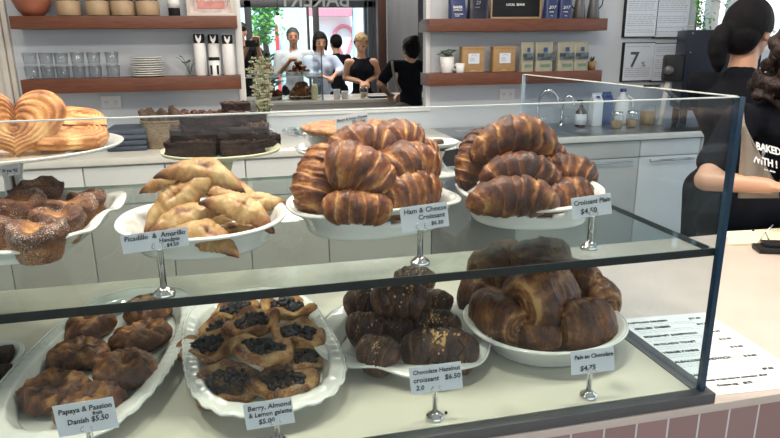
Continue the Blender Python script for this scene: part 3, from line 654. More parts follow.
# ------------------------------------------------------------------ crockery
def platter(name, label, cx, cy, z, a, b, h, yaw=0, power=2.4, waves=0, wamp=.0, rim=.25, mt=None, foot=.55, slots=False, scal=0, dip=0.0, cat='platter', th=.004, lipw=.12):
    """shell with flat well, flared side and a rolled rim; waves lift the rim, scal scallops it"""
    t = thing(name, label, cat, (cx, cy, z), yaw); n = 160
    prof = [(0, .0), (foot*.5, 0), (foot, 0), (foot+.05, .01), (foot+(1-lipw-foot)*.35, .22), (foot+(1-lipw-foot)*.7, .56), (1-lipw, .86), (1-lipw*.5, .95), (1, 1.0)]
    # refine the side for the slots
    pr = []
    for i in range(len(prof)-1):
        for kx in range(3): f = kx/3; pr.append((prof[i][0]*(1-f)+prof[i+1][0]*f, prof[i][1]*(1-f)+prof[i+1][1]*f))
    pr.append(prof[-1]); K = len(pr)
    def rad(th_):
        c, s_ = abs(math.cos(th_)), abs(math.sin(th_)); return ((c/a)**power+(s_/b)**power)**(-1/power)
    def pt(i, j, off):
        th_ = 2*PI*j/n; s, hz = pr[i]; e = max(0, (s-foot)/(1-foot))
        r = rad(th_)*s*(1+scal*e*abs(math.sin(waves/2*th_)))
        zz = hz*h*(1+wamp*math.cos(waves*th_)*e) + dip*h*e*e*math.cos(2*th_)
        r = max(0, r - off*.6*(e > 0)*(1 if i < K-1 else .3)); 
        return Vector((r*math.cos(th_), r*math.sin(th_), zz+.0008+(off if i < K-1 else off*.4)))
    H = set()
    if slots:
        for j in range(n):
            th_ = (2*PI*j/n); 
            for c_ in (PI/2, 3*PI/2):
                dth = abs((th_-c_+PI) % (2*PI)-PI)
                for i in range(K-1):
                    ss = pr[i][1]
                    if (dth/.36)**2+((ss-.62)/.19)**2 < 1: H.add((i, j))
    for L, off in ((0, 0), (1, th)): pass
    vs = [pt(i, j, 0) for i in range(K) for j in range(n)]+[pt(i, j, th) for i in range(K) for j in range(n)]; o2 = K*n; fs = []
    for i in range(K-1):
        for j in range(n):
            j2 = (j+1) % n
            if (i, j) in H:
                for (p, q_, ni) in (((i, j), (i, j2), (i-1, j)), ((i+1, j2), (i+1, j), (i+1, j)), ((i+1, j), (i, j), (i, (j-1) % n)), ((i, j2), (i+1, j2), (i, j2))):
                    if ni not in H: A, B = p[0]*n+p[1], q_[0]*n+q_[1]; fs.append((A, B, B+o2, A+o2))
                continue
            A = (i*n+j, i*n+j2, (i+1)*n+j2, (i+1)*n+j); fs.append(A[::-1]); fs.append(tuple(x+o2 for x in A))
    for j in range(n): j2 = (j+1) % n; fs.append(((K-1)*n+j, (K-1)*n+j2, (K-1)*n+j2+o2, (K-1)*n+j+o2))
    q = MB(); q.add(vs, fs); q.build('dish', mt or M['china'], t, weld=True)
    q = MB(); q.tube([pt(K-1, j, th*.5) for j in range(0, n+1)], th*.62, 7, cap=False); q.build('rim', mt or M['china'], t)
    return t
# ------------------------------------------------------------------ pastry shapes (unit length along x)
def nz(p, s, k=0): return noise.noise(Vector(p)*s+Vector((k*3.1, k*1.7, k*.9)))
def croissant(name, m, seed, fat=.42, bend=.22, seg=4.5, end=.28, flat=.86, ridge=.17, skew=.10, taper=2.1, bakeb=.62):
    nu, nv = 96, 36
    def fn(i, j):
        t = 2*i/(nu-1)-1; th = 2*PI*j/nv; t *= 1
        e = max(0., 1-abs(t)**taper)**.62; env = end*min(1, (max(0, 1-abs(t)**8))**.5)+ (1-end)*e
        ph = (abs(t*(1+.10*math.sin(seed*5+t*4)))+skew*math.sin(th+1.0+seed))*seg+.45+.25*nz((t*1.5, math.cos(th), math.sin(th)), 1.2, seed+3); s = ph-math.floor(ph)
        saw = (1-s)*1.0; groove = math.exp(-((s if s < .5 else 1-s)/.07)**2)*(.65+.7*nz((t*3, math.cos(th)*1.5, math.sin(th)*1.5), 2, seed+5)); lump = .05*nz((t*6, math.cos(th)*1.3, math.sin(th)*1.3), 2.0, seed+9)
        r = fat/2*env*(1+ridge*(saw-.5)-ridge*.75*groove+lump+.035*nz((t*12, math.cos(th)*3, math.sin(th)*3), 2.2, seed+2)+.09*nz((t*2, math.cos(th), math.sin(th)), 1.5, seed)+.03*nz((t*4, math.cos(th)*2, math.sin(th)*2), 3, seed))
        if i in (0, nu-1): r *= .02
        x = t*.5*(1-.10*bend); y = -bend*t*t+bend*.35
        tx = Vector((1, -4*bend*t, 0)).normalized(); n = Vector((-tx.y, tx.x, 0)); 
        p = Vector((x, y, 0))+n*math.cos(th)*r+Vector((0, 0, 1))*math.sin(th)*r*flat
        bake = bakeb+.16*(1-s)-.40*groove-.34*max(0, s-.55)/.45+.42*nz(p, 4.5, seed)+.18*nz(p, 14, seed)+.12*max(0, abs(t)-.75)*4*(.5 if end < .3 else -1.6)
        bake += .10*math.sin((th+t*2)*9)*.5
        return p, bake
    q = MB(); q.grid(nu, nv, fn); q.add([fn(0, j)[0] for j in range(nv)], [tuple(range(nv))], [.3]*nv); q.add([fn(nu-1, j)[0] for j in range(nv)], [tuple(range(nv))], [.3]*nv)
    return q.build(name, m)
def roll(name, m, seed, fat=.62, flat=.72, layers=3, spiral=True, bakeb=.68):
    """rolled pastry with blunt spiral ends"""
    nu, nv = 56, 44; caps = 9
    def body(t, th, k=1.0):
        c, s_ = math.cos(th), math.sin(th); r = fat/2/((abs(c)**2.6+abs(s_)**2.6)**(1/2.6))
        prof = (1-abs(t)**3.6*.34)*(1+.07*nz((t*2, c, s_), 1.3, seed))
        st = (th/(2*PI)*layers+.15*t+seed*.37) % 1; lay = math.exp(-(min(st, 1-st)/.045)**2)
        r *= prof*(1-.07*lay)*(1+.03*(st-.5))*(1+.05*nz((t*4, c*1.5, s_*1.5), 1.8, seed+4)+.035*nz((t*9, c*3, s_*3), 2.4, seed)); return Vector((t*.5*(1+.03*math.cos(th*2+seed)), c*r*k, s_*r*flat*k)), lay, st
    def fn(i, j):
        th = 2*PI*j/nv
        if i < caps or i >= nu+caps:
            k = (i/caps) if i < caps else (nu+2*caps-1-i)/caps; t = -1 if i < caps else 1
            p, _, _ = body(t, th, max(.01, k)); sp = math.sin(2*PI*(k*3.2+th/(2*PI))); p.x -= t*(.035*(1-k)**.5*.6+.016*(sp-.5)) ; p.x += t*.03*(1-k*k)
            return p, .25+.30*(sp > 0)+.2*nz(p, 6, seed)
        t = 2*(i-caps)/(nu-1)-1; p, lay, st = body(t, th)
        edge = max(0, abs(t)-.86)/.14
        return p, bakeb-.35*lay+.12*(1-st)+.5*nz(p, 4, seed)-.45*edge-.22*(math.sin(th+seed) < -.3)*(.5+.5*math.sin(th*22)) + .05*math.sin(t*34+3*math.sin(th*3))
    q = MB(); q.grid(nu+2*caps, nv, fn); return q.build(name, m)
def handpie(name, m, seed, wid=.44, th_=.20, bend=.18):
    nu, nv = 64, 28
    def fn(i, j):
        t = 2*i/(nu-1)-1; an = 2*PI*j/nv; c, s_ = math.cos(an), math.sin(an)
        w = (wid+.04)/2*(max(0, 1-abs(t)**1.5)**.9*.93+.07)*(1 if i not in (0, nu-1) else .1); crimp = 1+.04*math.sin(t*46)*(abs(c) > .85)
        h = th_/2*(max(0, 1-abs(t)**2.2)**.75*.9+.10)
        y = c*w*crimp; z = math.copysign(abs(s_)**1.25, s_)*h*(1 if s_ > 0 else .55)
        p = Vector((t*.5, y-bend*t*t+bend*.3, z)); f = noise.noise(Vector((t*3, y*8, seed)))*.05*(1-abs(t))+noise.noise(Vector((t*10, y*22, seed)))*.022*(1-abs(t)); p.z += f; p.y += .03*noise.noise(Vector((t*4, seed, 2)))
        slit = math.exp(-((t/.22)**2+((y-.01)/.022)**2)) if s_ > 0 else 0
        p.z -= slit*.035
        edge = abs(c)**6
        return p, .30+.65*max(0, abs(t)-.66)/.34+.26*edge+.5*nz(p, 4, seed)+.9*slit-(.0 if s_ > 0 else -.25)-1.2*f
    q = MB(); q.grid(nu, nv, fn); return q.build(name, m)
def palmier(name, m, seed, th_=.14):
    nu, nv = 40, 120
    def outline(a):
        # heart: point at -y, lobes at +y
        x = 16*math.sin(a)**3/34; y = (13*math.cos(a)-5*math.cos(2*a)-2*math.cos(3*a)-math.cos(4*a))/34; y = y if y > -.22 else -.22+(y+.22)*.42; return Vector((x, y+.05, 0))
    def fn(i, j):
        side = 1 if i < nu//2 else -1; k = i/(nu//2-1) if side == 1 else (nu-1-i)/(nu//2-1); k = min(1, max(.0, k))
        a = 2*PI*j/nv; o = outline(a); p = o*k+Vector((0, -.03*(1-k), 0)); 
        ridge = math.sin(k*40+1.6*nz(p, 3, seed)+seed); d = 1-k**5; z = th_/2*math.sqrt(max(0, d))*(1+.0) + .008*ridge*(k < .96)
        z += .015*nz(p, 6, seed)
        return Vector((p.x, p.y, side*z)), .50-.38*ridge*(.6+.6*nz(p, 5, seed))+.5*nz(p, 6, seed)+.25*(abs(p.x) < .03)*(p.y > -.1)
    q = MB(); q.grid(nu, nv, fn); return q.build(name, m)
def bun(name, m, seed):
    """muffin-tin morning bun: cup side, puffed swirl crown with a hollow"""
    nu, nv = 56, 64
    pf = [(.004, 0, .4), (.33, .0, .45), (.37, .10, .4), (.41, .25, .45), (.455, .40, .62), (.50, .47, .85), (.505, .55, .9), (.46, .63, .85), (.37, .68, .8), (.27, .67, .62), (.18, .60, .30), (.10, .54, .12), (.003, .52, .1)]
    def fn(i, j):
        f = i/(nu-1)*(len(pf)-1); a_ = min(int(f), len(pf)-2); f -= a_; r, z, bk = [pf[a_][k]*(1-f)+pf[a_+1][k]*f for k in range(3)]
        th = 2*PI*j/nv; c, s_ = math.cos(th), math.sin(th); top = max(0, min(1, (z-.35)/.2)); n = nz((c*r*3, s_*r*3, z*2), 1.3, seed); n2 = nz((c*r*9, s_*r*9, z*6), 1.3, seed+2)
        lob = math.sin(2*th+seed+3*(.5-r)); z += top*(.05*lob*(r/.3)*(r < .48)+.10*n+.03*n2); r *= 1+.10*n*top+.03*n2+.04*top*math.cos(2*th+seed)
        return Vector((r*c, r*s_, max(0, z))), bk+.25*n+.2*n2
    q = MB(); q.grid(nu, nv, fn); q.v = [(x, y, z) for x, y, z in q.v]; return q.build(name, m)
def danish(name, m, seed):
    nu, nv = 34, 60; rnd = random.Random(seed)
    def fn(i, j):
        u = i/(nu-1); th = 2*PI*j/nv; c, s_ = math.cos(th), math.sin(th)
        ph = PI*(.5-u) if True else 0; rr = math.cos(ph); zz = math.sin(ph)
        n = nz((c*rr, s_*rr, zz), 1.2, seed); R_ = .5*(1+.06*math.sin(3*th+seed)+.05*math.cos(2*th+seed*2))
        r = R_*abs(rr)**.75; z = (.26*zz if zz > 0 else .12*zz)+.12+.06*n
        if zz > 0: 
            z -= .10*math.exp(-((r-.02)/.17)**2); fold = math.sin(th*2+3*r*4+seed); z += .025*fold*math.sin(PI*r/.5)
            bake = .55+.35*nz((c*r*4, s_*r*4, 0), 1.4, seed)+.12*fold-.22*math.exp(-((r-.22)/.09)**2)
        else: bake = .7
        n3 = nz((c*r*7, s_*r*7, zz), 1.3, seed+6); z += (.055*n3+.022*nz((c*r*14, s_*r*14, zz), 1.6, seed+1))*(zz > -.2)+.02*nz((c*r*20, s_*r*20, zz), 1.2, seed); return Vector((r*c*(1+.05*n+.07*n3), r*s_*(1+.07*n3), max(z, .0))), bake-.5*n3
    q = MB(); q.grid(nu, nv, fn); return q.build(name, m)
def galette_parts(seed):
    nu, nv = 30, 72
    def sq(th, k): c, s_ = math.cos(th), math.sin(th); return (abs(c)**k+abs(s_)**k)**(-1/k)
    def fn(i, j):
        u = i/(nu-1); th = 2*PI*j/nv; R_ = sq(th, 3.2)*(1+.05*math.sin(3*th+seed)); n = nz((math.cos(th), math.sin(th), u), 2.2, seed)
        # profile round the ring: outer bottom -> outer -> top -> inner -> centre
        pts = [(.0, .02), (.38, .0), (.455, .05), (.47, .13), (.41, .19), (.33, .17), (.27, .10), (.0, .09)]
        f = u*(len(pts)-1); a = min(int(f), len(pts)-2); f -= a; r = pts[a][0]*(1-f)+pts[a+1][0]*f; z = pts[a][1]*(1-f)+pts[a+1][1]*f
        fold = math.sin(4*th+seed+u*2)
        z += (.05*fold*(r > .25)+.04*n)*(z > .04); r *= 1+.06*n
        return Vector((r*R_*math.cos(th), r*R_*math.sin(th), max(0, z))), .35+.5*n+.25*(z > .17)+(.2 if r > .44 else 0)
    q = MB(); q.grid(nu, nv, fn)
    b = MB(); rnd = random.Random(seed)
    for k in range(70):
        a = rnd.random()*2*PI; r = .31*math.sqrt(rnd.random()); b.ball((r*math.cos(a), r*math.sin(a), .135+.09*rnd.random()*(1-r*2)), rnd.uniform(.034, .050), 8, 6)
    return q, b
def brownie(name, seed, L=1, W=.55, H=.36, parts=True):
    def top(off, zz, amp): pass
    q = MB(); nx, ny, nzz = 18, 10, 6
    bm = bmesh.new(); bmesh.ops.create_cube(bm, size=1); bmesh.ops.subdivide_edges(bm, edges=bm.edges[:], cuts=9, use_grid_fill=True)
    vs = []; 
    for v in bm.verts:
        p = Vector((v.co.x*L, v.co.y*W, v.co.z*H)); n = noise.noise_vector(p*7+Vector((seed, 0, 0)))*.035+noise.noise_vector(p*18+Vector((seed, 3, 0)))*.018; p += n; vs.append(p)
    q.add(vs, [[v.index for v in f.verts] for f in bm.faces], [.5+.4*nz(p, 6, seed) for p in vs]); bm.free()
    return q.build(name, M['brownie'])
CAMV = (CAM-Vector((.2, .3, 1.2))).normalized()
UPV = Vector((0, 0, 1))
# ------------------------------------------------------------------ top shelf contents
# plain croissants
PCX, PCY = .490, .255
platter('serving_bowl', 'white oval bowl with handle slots under the plain croissants', PCX, PCY, SH, .128, .120, .046, yaw=-.18, power=2.3, slots=True, dip=.16, foot=.74, lipw=.09, th=.0045)
def put(o, pts, yh, label, cat, group):
    A = P(pts[0][0], pts[0][1], pts[0][2]-.045); B = P(pts[1][0], pts[1][1], pts[1][2]-.045); place(o, A, B, yh); tag(o, label, cat, group); return o
plain = [
 ((470, 147, .30), (558, 137, .33), UPV, .37, .22, 3.6, 'plain croissant arching on top of the pile'),
 ((462, 190, .31), (486, 127, .36), Vector((-1, -.3, .3)), .46, .08, 3.4, 'plain croissant leaning down the left side of the pile'),
 ((480, 172, .26), (562, 178, .27), UPV, .40, .14, 3.4, 'plain croissant in the middle of the pile under the top one'),
 ((532, 188, .36), (596, 176, .32), UPV, .78, .18, 4.4, 'broad round-backed croissant on the right of the pile'),
 ((466, 200, .21), (560, 200, .20), UPV, .42, .12, 3.5, 'plain croissant lying along the front of the bowl'),
 ((535, 205, .24), (596, 197, .29), UPV, .48, .10, 3.2, 'plain croissant low at the front right of the bowl'),
 ((520, 142, .39), (571, 162, .37), UPV, .40, .16, 3.2, 'pale croissant half hidden behind the top one'),
 ((475, 190, .38), (575, 190, .40), UPV, .40, .12, 5.0, 'plain croissant hidden at the back of the bowl'),
]
for i, (a, b, yh, fat, bend, seg, lab) in enumerate(plain):
    put(croissant('plain_croissant', M['croissant'], i+1.3, fat, bend, seg, end=.17), (a, b), yh, lab, 'croissant', 'plain croissants in the white bowl')
# ham and cheese croissants
platter('serving_bowl', 'white wavy oval bowl with handle slots under ham and cheese croissants', .211, .277, SH, .150, .120, .046, yaw=.17, power=2.4, slots=True, dip=-.14, foot=.74, lipw=.09, th=.0045)
ham = [
 ((312, 212, .27), (335, 152, .33), Vector((-1, -.3, .2)), .78, .10, 'tall dark croissant at the left end of the pile'),
 ((326, 160, .25), (388, 188, .23), Vector((.3, 0, 1)), .80, .14, 'large glossy croissant in the middle front of the pile'),
 ((331, 152, .31), (392, 146, .34), UPV, .62, .22, 'golden topped croissant at the peak of the pile'),
 ((368, 150, .36), (420, 140, .40), UPV, .68, .16, 'croissant behind the peak, at the back right'),
 ((383, 174, .27), (433, 168, .33), UPV, .72, .18, 'round croissant on the right, upper layer'),
 ((380, 203, .24), (434, 190, .30), UPV, .66, .16, 'croissant low at the right end of the bowl'),
 ((322, 208, .22), (392, 210, .20), UPV, .52, .10, 'croissant lying at the bottom front of the bowl'),
 ((362, 186, .30), (402, 176, .30), UPV, .70, .12, 'small croissant wedged in the middle of the pile'),
 ((408, 160, .38), (434, 152, .42), UPV, .8, .1, 'small croissant at the far right back'),
 ((310, 195, .36), (400, 195, .38), UPV, .5, .1, 'croissant hidden at the back of the bowl'),
]
for i, (a, b, yh, fat, bend, lab) in enumerate(ham):
    put(croissant('ham_cheese_croissant', M['ham'], i+20.7, fat, bend, 3.2, end=.52, ridge=.10, taper=3.2, bakeb=.58), (a, b), yh, 'ham and cheese croissant, '+lab, 'croissant', 'ham and cheese croissants')
# hand pies
platter('serving_bowl', 'white oval bowl under the golden handpies', -.074, .250, SH, .130, .127, .040, yaw=-.05, power=2.3, dip=.05, foot=.72, lipw=.09)
pies = [
 ((157, 168, .32), (248, 183, .30), UPV, .40, .20, 'topmost, with an open seam on its ridge'),
 ((141, 230, .28), (217, 172, .31), Vector((-.7, 0, .8)), .42, .08, 'long one leaning up the left side'),
 ((139, 190, .36), (204, 173, .36), UPV, .36, .10, 'dark tipped one sticking out at the upper left'),
 ((146, 232, .24), (226, 205, .28), Vector((-.3, 0, 1)), .42, .10, 'wrinkled one across the lower left'),
 ((202, 196, .26), (278, 226, .24), Vector((.3, 0, 1)), .46, .16, 'plump one on the right pointing to the front'),
 ((166, 226, .22), (243, 250, .19), Vector((.3, 0, 1)), .46, .16, 'front one with a dark oval slit'),
 ((228, 208, .33), (286, 200, .36), UPV, .46, .10, 'pointed one at the right back with a small hole'),
 ((204, 188, .38), (262, 198, .38), UPV, .6, .16, 'browned one behind the top one'),
 ((150, 220, .38), (240, 225, .40), UPV, .5, .10, 'hidden one at the back of the bowl'),
 ((210, 236, .26), (254, 226, .27), UPV, .5, .05, 'low one under the right side'),
]
for i, (a, b, yh, wd, bend, lab) in enumerate(pies):
    o = handpie('handpie', M['handpie'], i+4.1, wd-.04, .25, bend*1.1)
    A = P(a[0], a[1], a[2]-.055); B = P(b[0], b[1], b[2]-.055); x = (B-A).normalized(); up = (UPV*.75+(CAM-A).normalized()*.65); z = (up-x*up.dot(x)).normalized(); y = z.cross(x)
    if y.dot(yh) < 0: y = -y; z = z
    s = (B-A).length; y2 = z.cross(x)
    flip = -1 if y2.dot(yh) < 0 else 1
    if flip < 0: A, B = B, A; x = -x; y2 = z.cross(x)
    mm = Matrix((x*s, y2*s, z*s)).transposed().to_4x4(); mm.translation = (A+B)/2; o.matrix_world = mm
    tag(o, 'golden handpie, '+lab, 'handpie', 'golden handpies in the bowl')
# muffin tray and buns
platter('bun_tray', 'white wavy edged rectangular tray holding the sugared buns', -.44, .365, SH, .205, .185, .030, yaw=-.12, power=5, waves=10, wamp=.16, foot=.80, lipw=.07, cat='tray')
buns = [((41, 256, .20), 64, 'frontmost one with golden hollow'), ((60, 236, .285), 58, 'second one from the front'), ((74, 220, .365), 52, 'third one along the right edge'), ((88, 208, .455), 40, 'small one at the back right corner'),
        ((20, 220, .385), 58, 'tall swirled one behind the front ones'), ((38, 200, .49), 54, 'one at the very back of the tray'), ((-8, 246, .26), 56, 'one cut by the left edge of the photo'), ((-30, 225, .40), 54, 'one mostly outside the photo at left')]
for i, ((px, py, Y), wpx, lab) in enumerate(buns):
    c = P(px, py, Y); s = wpx*scale_at(px, py, Y)/1.02
    o = bun('sugared_bun', M['bun'], i*1.9+.4); o.location = (c.x, c.y, SH+.0045); o.scale = (s, s, s*.95); o.rotation_euler = (0, 0, i*1.3+2.6)
    tag(o, 'sugared morning bun, '+lab, 'bun', 'sugared buns on the tray')
# cake stands
def cake_stand(label, c, z, r, mt, ph=None):
    t = thing('cake_stand', label, 'cake stand', (c[0], c[1], SH)); h = z-SH
    MB().lathe([(0, h-.006), (r*.6, h-.005), (r*.97, h+.004), (r, h+.010), (r*.985, h+.011), (r*.9, h+.004), (0, h+.001)], 72).build('plate', mt, t)
    MB().lathe([(0, 0), (.055, 0.0005), (.056, .004), (.03, .014), (.018, .03), (.016, h*.55), (.024, h-.012), (.05, h-.0055)], 40).build('pedestal', mt, t)
    return t
YB = .60
zp = P(222, 152, YB).z-.002
bc = Vector((P(222, 152, YB).x, YB))
cake_stand('pale yellow cake stand carrying the stacked brownies', bc, zp, .125, M['china2'])
zpl = P(50, 148, .55).z; plx = P(8, 148, .55).x
cake_stand('white cake stand carrying the palmiers at the left', (plx, .55), zpl-.002, .205, M['china'])
pal = [
 ((16, 129, .47), .178, 66, .06, 'large heart-shaped palmier standing upright in front'),
 ((84, 120, .60), .165, 12, 1.3, 'palmier lying on top behind the upright one'),
 ((76, 138, .52), .20, 8, 1.0, 'lower palmier lying flat at the right of the stand'),
 ((20, 140, .62), .22, 6, .8, 'palmier lying flat underneath the upright one'),
]
for i, ((px, py, Y), s, tilt, rz, lab) in enumerate(pal):
    c = P(px, py, Y); o = palmier('palmier', M['palmier'], i*1.7, .17); 
    o.matrix_world = Matrix.Translation(c) @ Matrix.Rotation(rz, 4, 'Z') @ Matrix.Rotation(math.radians(tilt), 4, 'X') @ Matrix.Scale(s, 4)
    tag(o, lab, 'palmier', 'palmiers on the cake stand')
# brownies
brs = [(192, 146, .0, 0), (243, 147, .0, 0), (272, 140, .02, .5), (196, 134, 1, 0), (247, 134, 1, .05), (215, 120, 2, 0), (256, 120, 2, .1), (243, 107, 3, .2)]
kb = scale_at(222, 150, YB-.04)
bl = ['bottom layer at left', 'bottom layer in the middle', 'bottom layer at right', 'middle layer at left', 'middle layer at right', 'upper layer at left, long piece', 'upper layer at right with crumbly top', 'small round-topped piece on the very top']
bpos = [(-.055, -.02, 0, .100), (.042, -.03, 0, .090), (.080, .045, 0, .075), (-.050, -.015, 1, .095), (.048, -.018, 1, .100), (-.012, -.01, 2, .128), (.062, .03, 2, .06), (.035, .02, 3, .055)]
for i, (dx, dy, lv, L) in enumerate(bpos):
    o = brownie('brownie', i*2.3, 1, .62 if L > .1 else .75, .25 if L > .1 else .32); o.matrix_world = Matrix.Translation((bc.x+dx, bc.y+dy, zp+.018+.0255*lv)) @ Matrix.Rotation((-.1, .1, .5, .06, -.08, .05, .4, .2)[i], 4, 'Z') @ Matrix.Scale(L, 4)
    q = MB(); rnd = random.Random(i); hw = (.62 if L > .1 else .75)/2; hh = (.25 if L > .1 else .32)/2
    for k_ in range(60): q.ball((rnd.uniform(-.47, .47), rnd.uniform(-hw*.93, hw*.93), hh+rnd.uniform(-.005, .02)), rnd.uniform(.015, .04), 6, 4)
    q.build('crumb_topping', M['browntop'], o)
    tag(o, 'dark brownie, '+bl[i], 'brownie', 'brownies on the yellow stand')
# pie
YPI = .66
pc = P(354, 148, YPI); zpi = pc.z
t = cake_stand('white cake stand under the glass quiche dish', (pc.x, YPI), zpi-.006, .135, M['china'])
t = thing('quiche_dish', 'clear glass pie dish holding a browned quiche', 'dish', (pc.x, YPI, zpi+.0015))
MB().lathe([(0, .001), (.085, .001), (.092, .004), (.122, .036), (.138, .040), (.139, .043), (.120, .041), (.088, .008), (0, .006)], 72).build('dish', M['clearglass'], t)
q = MB()
for sx in (-1, 1): q.tube([(sx*.130, -.035, .041), (sx*.150, -.022, .043), (sx*.156, 0, .044), (sx*.150, .022, .043), (sx*.130, .035, .041)], .006, 8)
q.build('handle', M['clearglass'], t)
t = thing('quiche', 'browned quiche in the clear glass dish', 'quiche', (pc.x, YPI, zpi+.0085))
def pf(i, j):
    u = i/24; th = 2*PI*j/72; r = u*.112; n = noise.noise(Vector((r*math.cos(th)*35, r*math.sin(th)*35, 1)))
    return Vector((r*math.cos(th), r*math.sin(th), .037+.005*n+.004*(u < .9))), .35+.5*n+(.2 if u > .85 else 0)
q = MB(); q.grid(25, 72, pf); q.build('filling', M['pie'], t)
def cf(i, j):
    pts = [(.0, .0), (.084, .0), (.110, .030), (.122, .040), (.118, .045), (.106, .038)]; th = 2*PI*j/96; r, z = pts[i]; cr = (1+.02*math.sin(th*24)) if i > 2 else 1
    return Vector((r*cr*math.cos(th)*.985, r*cr*math.sin(th)*.985, z)), .45+.2*math.sin(th*7)*math.cos(th*5)
MB().grid(6, 96, cf).build('crust', M['pie'], t)
# small plate with a sample at the back right of the pie
sp = P(433, 146, .70)
cake_stand('small white stand with pastry scraps behind the ham croissants', (sp.x-.004, .665), P(433, 141, .66).z-.012, .055, M['china'])
for i, (px, py) in enumerate(((424, 139), (430, 136), (440, 134))):
    c = P(px, py, .665); o = danish('pastry_scrap', M['danish'] if i < 2 else M['choc'], i+3); o.location = (c.x, .66+.01*i, P(433, 141, .66).z-.011); o.scale = (.032, .032, .035); tag(o, ['small golden pastry scrap on the little stand, left one', 'small golden pastry scrap on the little stand, middle one', 'small dark pastry scrap on the little stand, right one'][i], 'pastry')
# ------------------------------------------------------------------ bottom deck contents
DK = CT+.0043
def zc(px, py, z=DK+.02): return Z(px, py, z)
# danish tray (long, set at an angle)
def tray_on(name, label, corners, z, h, ext=1.0, **kw):
    """corners: four pixel points on the rim - left, right, near, far"""
    pts = [Z(px, py, z+h) for px, py in corners]; c = (pts[0]+pts[1]+pts[2]+pts[3])/4
    return c, pts
# long axis far (150,290) -> near (45,440)
A = Z(152, 288, DK+.03); B = Z(30, 452, DK+.03); c = (A+B)/2; yaw = math.atan2(A.y-B.y, A.x-B.x)
s1 = Z(18, 365, DK+.03); s2 = Z(172, 366, DK+.03); perp = Vector((-math.sin(yaw), math.cos(yaw), 0)); hw = abs((s2-s1).dot(perp))/2
platter('oval_tray', 'long white scalloped oval tray holding the danishes', c.x, c.y, DK, (A-B).length/2, hw, .030, yaw=yaw, power=2.6, waves=44, wamp=.025, scal=.02, foot=.72, lipw=.16, cat='tray')
dns = [((54, 390), 78, 0, 'at the lower left'), ((90, 404), 78, 1, 'behind the price card at the front'), ((126, 370), 72, 2, 'smooth large one at the right'), ((79, 353), 66, 3, 'left one of the middle row'), ((141, 336), 62, 4, 'right one with golden hollow'), ((88, 325), 60, 5, 'left one of the back row'), ((146, 309), 56, 6, 'farthest back at right')]
for (px, py), wp, i, lab in dns:
    c = Z(px, py, DK+.028); s = wp*scale_at(px, py, c.y); o = danish('danish', M['danish'], i*3.7+1); o.location = (c.x, c.y, DK+.007+.004*(i in (1, 2))); o.scale = (s*1.02, s*.86, s*1.0); o.rotation_euler = (0, 0, i*.9)
    tag(o, 'dark baked papaya danish, '+lab, 'danish', 'danishes on the oval tray')
# galette tray
c = (Z(182, 348, DK+.035)+Z(338, 348, DK+.035)+Z(262, 410, DK+.02)+Z(268, 285, DK+.035))/4
hx = (Z(338, 348, DK+.035)-Z(182, 348, DK+.035)).length/2; hy = (Z(268, 285, DK+.035)-Z(258, 408, DK+.03)).length/2
platter('scalloped_tray', 'white scalloped tray holding the berry galettes', c.x-.006, c.y, DK, hx*.94, hy, .036, yaw=.10, power=3.0, waves=44, wamp=.025, scal=.018, foot=.72, lipw=.14, cat='tray')
gal = [((226, 383), 66, 0, 'front left with wide berry middle'), ((283, 383), 64, 0, 'front right'), ((262, 350), 64, .036, 'in the centre, on top of the others'), ((208, 346), 58, .010, 'at the left edge'), ((298, 333), 52, .024, 'right of the centre one'), ((254, 322), 52, .030, 'behind the centre one'), ((222, 328), 46, .014, 'left of the back ones'), ((236, 309), 46, .020, 'back left'), ((286, 307), 52, .020, 'back right'), ((306, 356), 40, .003, 'low one at the right, half covered')]
for i, ((px, py), wp, dz, lab) in enumerate(gal):
    c = Z(px, py, DK+.02+dz); s = wp*scale_at(px, py, c.y); q, b_ = galette_parts(i*1.9+.7); o = q.build('berry_galette', M['galette']); b_.build('blueberries', M['berry'], o)
    o['note'] = ''; del o['note']
    rnd = random.Random(i); o.matrix_world = Matrix.Translation((c.x, c.y, DK+.008+dz)) @ Euler((rnd.uniform(-.1, .22), rnd.uniform(-.15, .15), i*.83)).to_matrix().to_4x4() @ Matrix.Scale(s*1.07, 4)
    tag(o, 'sugar dusted berry galette, '+lab, 'galette', 'berry galettes on the tray')
# chocolate hazelnut plate
c = (Z(332, 322, DK+.03)+Z(491, 352, DK+.03)+Z(405, 391, DK+.02)+Z(410, 278, DK+.03))/4
platter('scalloped_plate', 'white scalloped square plate under the chocolate hazelnut croissants', c.x-.005, c.y, DK, .160, .156, .028, yaw=-.55, power=3.0, waves=8, wamp=.12, scal=.035, foot=.66, lipw=.2, cat='plate')
ch = [((402, 352), (478, 356), .030, .66, 'front right one with a crown of chopped nuts'), ((362, 352), (396, 362), .034, 1.05, 'front left one with drizzle on top'), ((348, 330), (388, 334), .034, .95, 'left one of the middle row'), ((372, 300), (430, 304), .088, .70, 'smooth dark one on top at the back'), ((345, 305), (384, 308), .05, .85, 'back left one'), ((418, 303), (452, 306), .05, .85, 'back right one'), ((412, 326), (460, 332), .045, .75, 'middle right one'), ((380, 330), (416, 332), .04, .8, 'one wedged in the middle'), ((395, 282), (435, 284), .04, .8, 'hindmost one behind the pile')]
